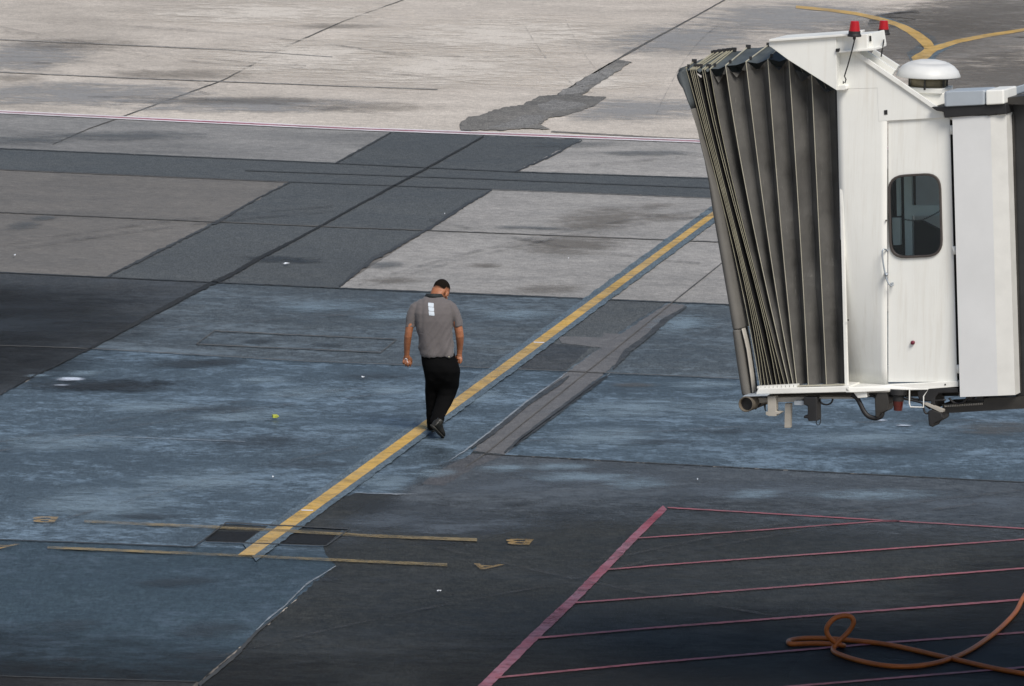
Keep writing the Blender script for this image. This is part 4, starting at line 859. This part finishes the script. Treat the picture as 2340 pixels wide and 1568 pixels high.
COLM = simple('black_collar', (.012, .016, .017), .8, var=.2, scale=40)
TROU = simple('black_trouser_cloth', (.0035, .0035, .0038), .9, var=.3, scale=12, spec=.07)
SHOE = simple('black_leather', (.016, .015, .012), .45, var=.4, scale=18, bump=.3)
SOLE = simple('shoe_sole', (.03, .028, .022), .7, var=.3, scale=20)
X = Vector((1, 0, 0)); Yv = Vector((0, 1, 0))
def sec(lx, rx, py, dy, depth, tilt=0.0):
    a = Q(lx, py, dy); b = Q(rx, py, dy); c = (a+b)/2; h = (b-a)/2
    return (c, Vector((h.x, 0, h.z)), Yv*depth+ZU*tilt)
def limb(mb, pts, n=16):      # (px, py, dy, radius px)
    mb.tube([Q(x, y, d) for x, y, d, r in pts], [r*SP for x, y, d, r in pts], n)
TY = .26                      # distance of the torso's middle behind the trailing toe
# head, built upright at the origin (face towards +Y), then bowed and turned
def head_mesh():
    m = MB()
    m.ball((0, -.008, .035), .078, .098, .092, n=24)            # skull
    m.ball((0, .030, -.028), .062, .068, .078, n=20)            # face
    m.ball((0, .055, -.080), .042, .040, .034, n=16)            # jaw and chin
    m.loft([(Vector((0, .098, .012)), Vector((.007, 0, 0)), Vector((0, .012, 0))), (Vector((0, .112, -.012)), Vector((.011, 0, 0)), Vector((0, .014, 0))), (Vector((0, .114, -.030)), Vector((.017, 0, 0)), Vector((0, .016, 0))), (Vector((0, .098, -.040)), Vector((.014, 0, 0)), Vector((0, .012, 0)))], 12)
    for sx in (-1, 1):
        m.ball((sx*.030, .090, .022), .020, .010, .008, n=12)   # brow
        m.ball((sx*.044, .070, -.020), .020, .018, .018, n=12)  # cheek
        m.ball((sx*.088, .000, -.012), .012, .024, .038, Matrix.Rotation(math.radians(-12), 3, 'X'), n=12)     # ear
        m.ball((sx*.088, -.006, .004), .007, .014, .020, n=12)
    m.ball((0, .098, -.056), .024, .009, .005, n=12); m.ball((0, .096, -.064), .021, .009, .006, n=12)         # lips
    return m
HM = Matrix.Translation(Q(1006.5, 667, TY+.16)) @ Matrix.Rotation(math.radians(-30), 4, 'Z') @ Matrix.Rotation(math.radians(-40), 4, 'X') @ Matrix.Rotation(math.radians(6), 4, 'Y') @ Matrix.Scale(1.10, 4)
body = MB(); hm = head_mesh(); body.add([HM @ v for v in hm.v], hm.f)
body.loft([sec(976, 1010, 690, TY+.03, .075), sec(979, 1011, 680, TY+.055, .068), sec(983, 1014, 672, TY+.08, .063), sec(986, 1019, 664, TY+.11, .062), sec(988, 1021, 657, TY+.14, .06)], 20)     # neck
body.loft([sec(957, 1030, 700, TY, .09), sec(958, 1030, 750, TY, .10), sec(965, 1032, 812, TY, .10), sec(972, 1040, 845, TY, .10)], 20)
# arms
armL = [(950, 703, TY+.0, 8), (941, 722, TY-.02, 9.2), (936, 745, TY-.03, 9.6), (934, 758, TY-.035, 8.8), (932.5, 768, TY-.03, 8.9), (931, 783, TY+.0, 8.3), (930, 798, TY+.03, 7.0), (929.5, 810, TY+.05, 6.2), (929.5, 817, TY+.06, 6.6)]
armR = [(1028, 700, TY, 8), (1039, 720, TY-.02, 9), (1046.5, 745, TY-.03, 9.9), (1049, 757, TY-.035, 9.8), (1050.5, 768, TY-.03, 9.6), (1051, 783, TY+.0, 8.4), (1050.5, 797, TY+.03, 7.0), (1050, 808, TY+.04, 6.2), (1049.5, 813, TY+.04, 6.4)]
limb(body, armL); limb(body, armR)
# left hand: loose fist, back of the hand towards us
def hand(cx, cy, dy, spec):
    body.loft([sec(cx-7.2, cx+7, cy-9, dy, .020), sec(cx-9.2, cx+8.8, cy-3, dy, .020), sec(cx-10.2, cx+9.5, cy+3, dy+.01, .019), sec(cx-9.5, cx+8.5, cy+8, dy+.02, .016)], 16)
    for pts in spec: limb(body, [(cx+a, cy+b, dy+c, r) for a, b, c, r in pts], 10)
hand(930, 822, TY+.06, [
    [(-7.6, 2, -.005, 2.4), (-8.8, 6, -.012, 2.2), (-8, 9.5, .005, 2.0), (-6.8, 9, .03, 1.8), (-5.8, 5, .04, 1.6)],
    [(-3.0, 4, -.008, 2.5), (-3.6, 9, -.016, 2.3), (-2.6, 13, .003, 2.1), (-1.8, 12, .03, 1.9), (-1.4, 7, .04, 1.7)],
    [(1.8, 5, -.008, 2.5), (1.4, 11, -.016, 2.3), (2.4, 15.3, .003, 2.1), (2.8, 14, .03, 1.9), (3, 9, .04, 1.7)],
    [(6.4, 4, -.006, 2.4), (7.2, 10, -.012, 2.3), (7.8, 15, .003, 2.1), (7.6, 14, .03, 1.9), (7, 9, .04, 1.7)],
    [(7.0, -5, .01, 2.8), (10.0, 0, .025, 2.6), (10.6, 6, .035, 2.3), (9.6, 11, .03, 1.9)]])
# right hand: hooked at the trouser pocket, fingers hanging, thumb behind
body.loft([sec(1044, 1055.5, 811, TY+.04, .018), sec(1043, 1056.5, 816, TY+.03, .020), sec(1043.5, 1056.6, 821, TY+.02, .018)], 14)
for pts in [[(1045, 819, TY+.03, 2.2), (1043.6, 824, TY+.04, 2.0), (1043, 828, TY+.05, 1.8)],
            [(1048.2, 820, TY+.02, 2.3), (1047.6, 826, TY+.02, 2.1), (1047, 831, TY+.03, 1.8)],
            [(1051.4, 820, TY+.015, 2.4), (1051.6, 826, TY+.01, 2.2), (1051.2, 831.5, TY+.015, 1.9)],
            [(1054.4, 819, TY+.015, 2.3), (1055, 824.5, TY+.01, 2.1), (1054, 829, TY+.015, 1.8)],
            [(1045, 812, TY+.05, 2.6), (1042, 816, TY+.06, 2.4), (1041, 821, TY+.065, 2.0)]]:
    limb(body, pts, 10)
# legs (inside the trousers) down to the ankles
HIPY = TY
limb(body, [(985, 840, TY, 15), (986, 880, TY+.12, 12), (985, 905, TY+.17, 9.5), (983, 930, TY+.18, 8.5), (983, 960, TY+.2, 6.5), (983, 975, TY+.22, 6)])
limb(body, [(1025, 840, TY, 16), (1026, 870, TY+.06, 13), (1024, 893, TY+.1, 11), (1015, 915, TY+.0, 9.5), (1003, 940, TY-.12, 8), (994, 962, TY-.24, 6.5), (990, 970, TY-.27, 6)])
me = remesh(body, 'body', .0045, 3)
bo = link('body', me, SKIN, man, True)
# hair: close-cropped cap following the skull
hb = MB(); hb.ball((0, -.0082, .0362), .0798, .0998, .0935, n=64); me = hb.mesh('hair')
def hl(v): return v.z-(-.016+.45*max(0, v.y+.03)+(.040*min(1, max(0, (abs(v.x)-.052)/.02)) if v.y > -.05 else 0))
vs = [v.co.copy() for v in me.vertices]; fs = [tuple(p.vertices) for p in me.polygons if all(hl(vs[i]) > -.004 for i in p.vertices)]
used = sorted({i for f in fs for i in f}); ix = {u: n for n, u in enumerate(used)}
hm2 = bpy.data.meshes.new('hair'); hm2.from_pydata([HM @ vs[u] for u in used], [], [tuple(ix[i] for i in f) for f in fs])
at = hm2.attributes.new('cover', 'FLOAT', 'POINT')
for n, u in enumerate(used): at.data[n].value = max(0, min(1, hl(vs[u])/.045))
nt = HAIR.node_tree; ca = N(nt, 'ShaderNodeAttribute', attribute_name='cover'); hn = nz(nt, 220, 2, .7)
nt.links.new(mrange(nt, math_(nt, 'ADD', ca.outputs['Fac'], math_(nt, 'MULTIPLY', math_(nt, 'SUBTRACT', hn, .5), .9)), .25, .7, 0, 1), nt.nodes['Principled BSDF'].inputs['Alpha'])
link('hair', hm2, HAIR, man, True)
for sx in (-1, 1):
    e = MB(); e.ball(HM @ Vector((sx*.031, .088, .006)), .012, .012, .012, n=12); e.build('eye', simple('eye', (.6, .58, .55), .2), man, smooth=True)
# shirt
sh = MB()
sh.loft([sec(962.5, 1038.5, 812.5, TY, .150), sec(958.5, 1039.5, 806, TY, .152), sec(957, 1039.3, 792, TY, .150), sec(954.5, 1038, 772, TY-.005, .146), sec(951, 1035.5, 752, TY-.012, .142), sec(947.5, 1034.5, 732, TY-.018, .138), sec(945, 1034, 714, TY-.015, .132),
         sec(947, 1033, 700, TY-.0, .120), sec(951, 1029, 691, TY+.012, .108), sec(958, 1022, 684.5, TY+.03, .095), sec(967, 1014, 680, TY+.045, .082), sec(972, 1011, 677, TY+.055, .07)], 40, .85)
limb(sh, [(957, 697, TY+.01, 11), (949, 704, TY, 13.5), (943, 716, TY-.01, 13.3), (939, 730, TY-.02, 12.0), (937.3, 742, TY-.025, 11.2), (937, 748.5, TY-.03, 11.4)], 20)
limb(sh, [(1021, 694, TY+.01, 11), (1030, 701, TY, 13.5), (1037, 714, TY-.01, 13.2), (1042.5, 728, TY-.02, 12.6), (1046.5, 740, TY-.025, 12.2), (1048, 747, TY-.03, 12.2)], 20)
def wr(p):
    q = p-Q(1000, 750, TY); lo = max(0, min(1, (-q.z+.12)/.4))
    d = noise.noise(Vector((q.x*9+q.z*3.5, 3.1, q.z*2.2)))*.030*lo+noise.noise(Vector((q.x*22-q.z*12, 1.7, q.z*6)))*.014*(.35+lo)
    d -= .006*math.exp(-((abs(q.x)-.175)/.02)**2)*(1 if q.z > -.05 else .2)          # crease along the armholes
    return d+noise.noise(q*38)*.001
me = remesh(sh, 'shirt', .006, 5, wr); shirt = link('shirt', me, SHIRT, man, True)
bvh = BVHTree.FromPolygons([v.co+man.location for v in me.vertices], [tuple(p.vertices) for p in me.polygons])
def oncloth(px, py, off=.003):
    d = ray(px, py).normalized(); h = bvh.ray_cast(CP, d)
    return (h[0]-d*off) if h[0] else Q(px, py, TY-.15)
REFL = simple('reflective_patch', (.50, .56, .62), .5, var=.12, scale=60)
for c4 in [[(597, 512), (687, 520), (686, 583), (600, 574)], [(601, 580), (690, 588), (692, 650), (607, 640)], [(604, 647), (693, 655), (699, 719), (614, 712)]]:
    o = rrect(zl(zp, c4), 1.6, 4); c = (sum(p[0] for p in o)/len(o), sum(p[1] for p in o)/len(o))
    n = len(o); vs = [oncloth(*c)]
    for r in (.5, 1.0): vs += [oncloth(c[0]+(x-c[0])*r, c[1]+(y-c[1])*r) for x, y in o]
    fs = [(0, 1+i, 1+(i+1) % n) for i in range(n)]+[(1+i, 1+n+i, 1+n+(i+1) % n, 1+(i+1) % n) for i in range(n)]
    mb = MB(); mb.add(vs, fs); o_ = mb.build('reflective_patch', REFL, None, smooth=True); o_.data.transform(Matrix.Translation(-man.location)); o_.parent = shirt
mb = MB(); mb.box(Q(*zp(925, 1362), TY-.15), .006, .002, .003); o_ = mb.build('hem_tag', simple('tag_cloth', (.7, .68, .5), .7), None); o_.data.transform(Matrix.Translation(-man.location)); o_.parent = shirt
# collar band, higher at the nape, open at the front
cb = MB(); n = 30; secs = []
cc = Q(992, 677, TY+.062); vs = []; fs = []
for i in range(n):
    t = 2*math.pi*i/n; dirv = Vector((math.cos(t), math.sin(t), 0)); back = -math.sin(t)
    lo = cc+Vector((dirv.x*.103, dirv.y*.088, -.010-.006*back)); hi = cc+Vector((dirv.x*.083, dirv.y*.072, .026+.012*back))
    lo2 = cc+Vector((dirv.x*.112, dirv.y*.096, -.018-.006*back)); vs += [lo2, hi+dirv*.006, hi, lo]
fs = [(i*4+k, i*4+(k+1) % 4, ((i+1) % n)*4+(k+1) % 4, ((i+1) % n)*4+k) for i in range(n) for k in range(4)]
cb.add(vs, fs); o_ = cb.build('collar', COLM, None, smooth=True); o_.data.transform(Matrix.Translation(-man.location)); o_.parent = shirt
# trousers
tr_ = MB()
tr_.loft([sec(963.5, 1038.5, 805, TY, .130), sec(961.5, 1041, 816, TY, .138), sec(964, 1049, 832, TY-.01, .146), sec(967.5, 1052.5, 846, TY-.012, .146), sec(972, 1050.5, 862, TY, .125), sec(976, 1044, 876, TY+.01, .09), sec(988, 1028, 890, TY+.03, .04)], 36, .85)
tr_.loft([sec(970, 1008, 826, TY, .12), sec(968.5, 1012, 846, TY+.0, .138), sec(971.5, 1011, 868, TY+.03, .125), sec(972, 1005, 892, TY+.12, .10), sec(971.5, 1000, 915, TY+.15, .088), sec(973.5, 996, 942, TY+.17, .078), sec(975.5, 996, 968, TY+.2, .075), sec(977, 996, 979, TY+.21, .08)], 28)
tr_.loft([sec(1004, 1046, 826, TY, .12), sec(998, 1052, 848, TY-.01, .14), sec(998, 1050, 868, TY+.01, .13), sec(1001, 1047.5, 886, TY+.05, .115), sec(1000, 1042, 902, TY+.05, .105), sec(996, 1034.5, 917, TY-.0, .09), sec(990.5, 1026.5, 935, TY-.09, .08), sec(985, 1017, 953, TY-.19, .072), sec(981.5, 1013.5, 963, TY-.24, .068), sec(984, 1009, 970.5, TY-.265, .06)], 28)
def wt(p):
    q = p-Q(1000, 900, TY); lo = max(0, min(1, (-q.z+.1)/.4))
    return noise.noise(Vector((q.x*6, 7.7, q.z*9+q.x*5)))*.009+noise.noise(Vector((q.x*14, 2.7, q.z*26)))*.006*lo
me = remesh(tr_, 'trousers', .0065, 22, wt); link('trousers', me, TROU, man, True)
# shoes: the trailing one stands on its toe, the leading one flat on the ground
def shoe(heel, toe, up, parent_name='shoe'):
    f = (toe-heel).normalized(); L = (toe-heel).length; side = f.cross(up).normalized(); u = side.cross(f).normalized()
    m = MB(); hw = [(.0, .026, .03), (.03, .036, .045), (.22, .040, .052), (.42, .038, .045), (.6, .046, .034), (.78, .050, .026), (.92, .040, .020), (1.0, .022, .012)]
    m.loft([(heel+f*(L*t)+u*(h), side*w, u*h) for t, w, h in hw], 20, .8)
    m.tube([heel+f*.055+u*.06, heel+f*.05+u*.115], [.044, .042], 16)
    s = MB(); s.loft([(heel+f*(L*t)-u*.006, side*(w+.004), u*.011) for t, w, h in hw], 16, .6)
    me = remesh(m, parent_name, .005, 4); a = link(parent_name, me, SHOE, man, True)
    so = s.build('sole', SOLE, None, smooth=True); so.data.transform(Matrix.Translation(-man.location)); so.parent = a
toe = Q(1011.5, 1000, .0); toe.z = max(toe.z, .015)
shoe(Q(988.5, 972.5, -.175), toe, Vector((.1, -.35, 1)))
lg = Q(985, 983, TY+.17); lg.z = .018; shoe(lg, lg+Vector((.0, .27, .0)), ZU)
# something small and white held in the left hand
ear = MB(); ear.tube([Q(*zp(x, y), TY+.02) for x, y in [(232, 1412), (238, 1392), (255, 1388), (268, 1400), (266, 1425), (278, 1445), (284, 1462)]], .0032, 8)
tag(ear.build('white_cord', simple('white_plastic', (.8, .78, .8), .4), None, smooth=True), 'small bent white cord pinched in the walking man\'s left fist', 'cord')

# ------------------------------------------------------------------ orange hose
HOSE = simple('orange_hose_rubber', (.33, .088, .012), .5, var=.3, scale=5, bump=.2)
hz = [(2700, 350, 0), (2560, 560, 0), (2460, 700, 0), (2345, 838, 0), (2290, 940, 0), (2200, 1037, 0), (2100, 1118, 0), (1990, 1188, 0), (1880, 1236, 0), (1750, 1270, 0), (1600, 1285, 0), (1450, 1276, 0), (1300, 1246, 0), (1200, 1215, 0), (1155, 1194, .0), (1147, 1170, .05), (1180, 1128, .16), (1240, 1068, .32), (1272, 1015, .46), (1262, 978, .56), (1220, 966, .60), (1160, 980, .56), (1117, 1020, .45), (1104, 1060, .34), (1122, 1103, .22), (1160, 1136, .12), (1200, 1151, .05), (1208, 1155, .0)]
Yh = G(*z7(1180, 1195)).y
def hosept(x, y, up):
    p = z7(x, y)
    if up > 0: return P(p[0], p[1], Yh+.02*(x > 1180)-.03*(x < 1160))
    q = G(p[0], p[1], .035); return q
hp1 = [hosept(*q) for q in hz]
hz2 = [(1208, 1152), (1150, 1146), (1050, 1140), (950, 1142), (885, 1144), (866, 1133), (880, 1120), (950, 1109), (1080, 1108), (1250, 1120), (1450, 1142), (1600, 1170), (1800, 1216), (1950, 1250), (2150, 1295), (2345, 1330), (2500, 1352), (2700, 1370)]
hp2 = [G(*z7(*q), .034) for q in hz2]
pts = hp1[:-1]+[(hp1[-1]+hp2[0])/2]+hp2[1:]
sm = []
for i in range(len(pts)-1):
    a, b, c, d = pts[max(i-1, 0)], pts[i], pts[i+1], pts[min(i+2, len(pts)-1)]
    for k in range(6):
        t = k/6; sm.append(.5*((2*b)+(c-a)*t+(2*a-5*b+4*c-d)*t*t+(3*b-a-3*c+d)*t*t*t))
sm.append(pts[-1])
for p in sm: p.z = max(p.z, .030)
mb = MB(); mb.tube(sm, .0235, 12)
tag(mb.build('hose', HOSE, None, smooth=True), 'orange rubber hose lying looped across the red hatched ground', 'hose')

# ------------------------------------------------------------------ litter
PAPER = simple('litter_paper', (.75, .78, .82), .6)
def scrap(px, py, w, h, lab, cat='paper scrap', mat=PAPER, name='paper_scrap', seed=0, group='scraps of litter on the apron'):
    r = random.Random(seed); c = G(px, py, .035); s_ = 1/pxm(c.y); mb = MB(); n = 9; top = []
    for i in range(n):
        t = 2*math.pi*i/n; k_ = r.uniform(.5, .8); top.append(c+Vector((math.cos(t)*w*s_*k_, math.sin(t)*h*s_*k_/.14, r.uniform(0, .012)+.006)))
    mb.prism(top, [p-Vector((0, 0, .006)) for p in top]); tag(mb.build(name, mat), lab, cat, group)
scrap(655, 603, 12, 1.6, 'long white paper strip beside the dark oil smear on the slab joint', seed=1)
scrap(1003, 1352, 7, .9, 'thin pale paper strip on the dark asphalt below the painted letter A', seed=2)
scrap(1594, 1096, 2.2, 1.8, 'small white scrap alone on dark asphalt right of the joint strip', seed=3)
scrap(624, 1091, 3, 1.5, 'white crumb left of the yellow taxi line on blue asphalt', seed=4)
scrap(34, 584, 3, 1.2, 'white crumb at the left edge on tan concrete', seed=5)
scrap(829, 863, 5.5, 1.2, 'white sliver on scuffed asphalt to the left of the walking man', seed=6)
scrap(1016, 489, 1.8, 1.2, 'tiny white speck on the edge between dark asphalt and pale concrete', seed=7)
scrap(1299, 591, 1.8, 1.1, 'tiny white speck in the middle of the pale concrete slab', seed=8)
lf = MB(); c = G(628, 951, .045); lf.box(c, .028, .03, .018, (Vector((1, .2, 0)).normalized(), Vector((-.2, 1, 0)).normalized(), ZU)); lf.tube([c+Vector((.02, 0, 0)), c+Vector((.045, .0, -.005))], [.017, .009], 8)
tag(lf.build('crushed_carton', simple('green_yellow_card', (.34, .38, .05), .5, var=.4, scale=30), bevel=.004), 'small yellow-green crushed carton on the blue asphalt', 'litter', 'scraps of litter on the apron')
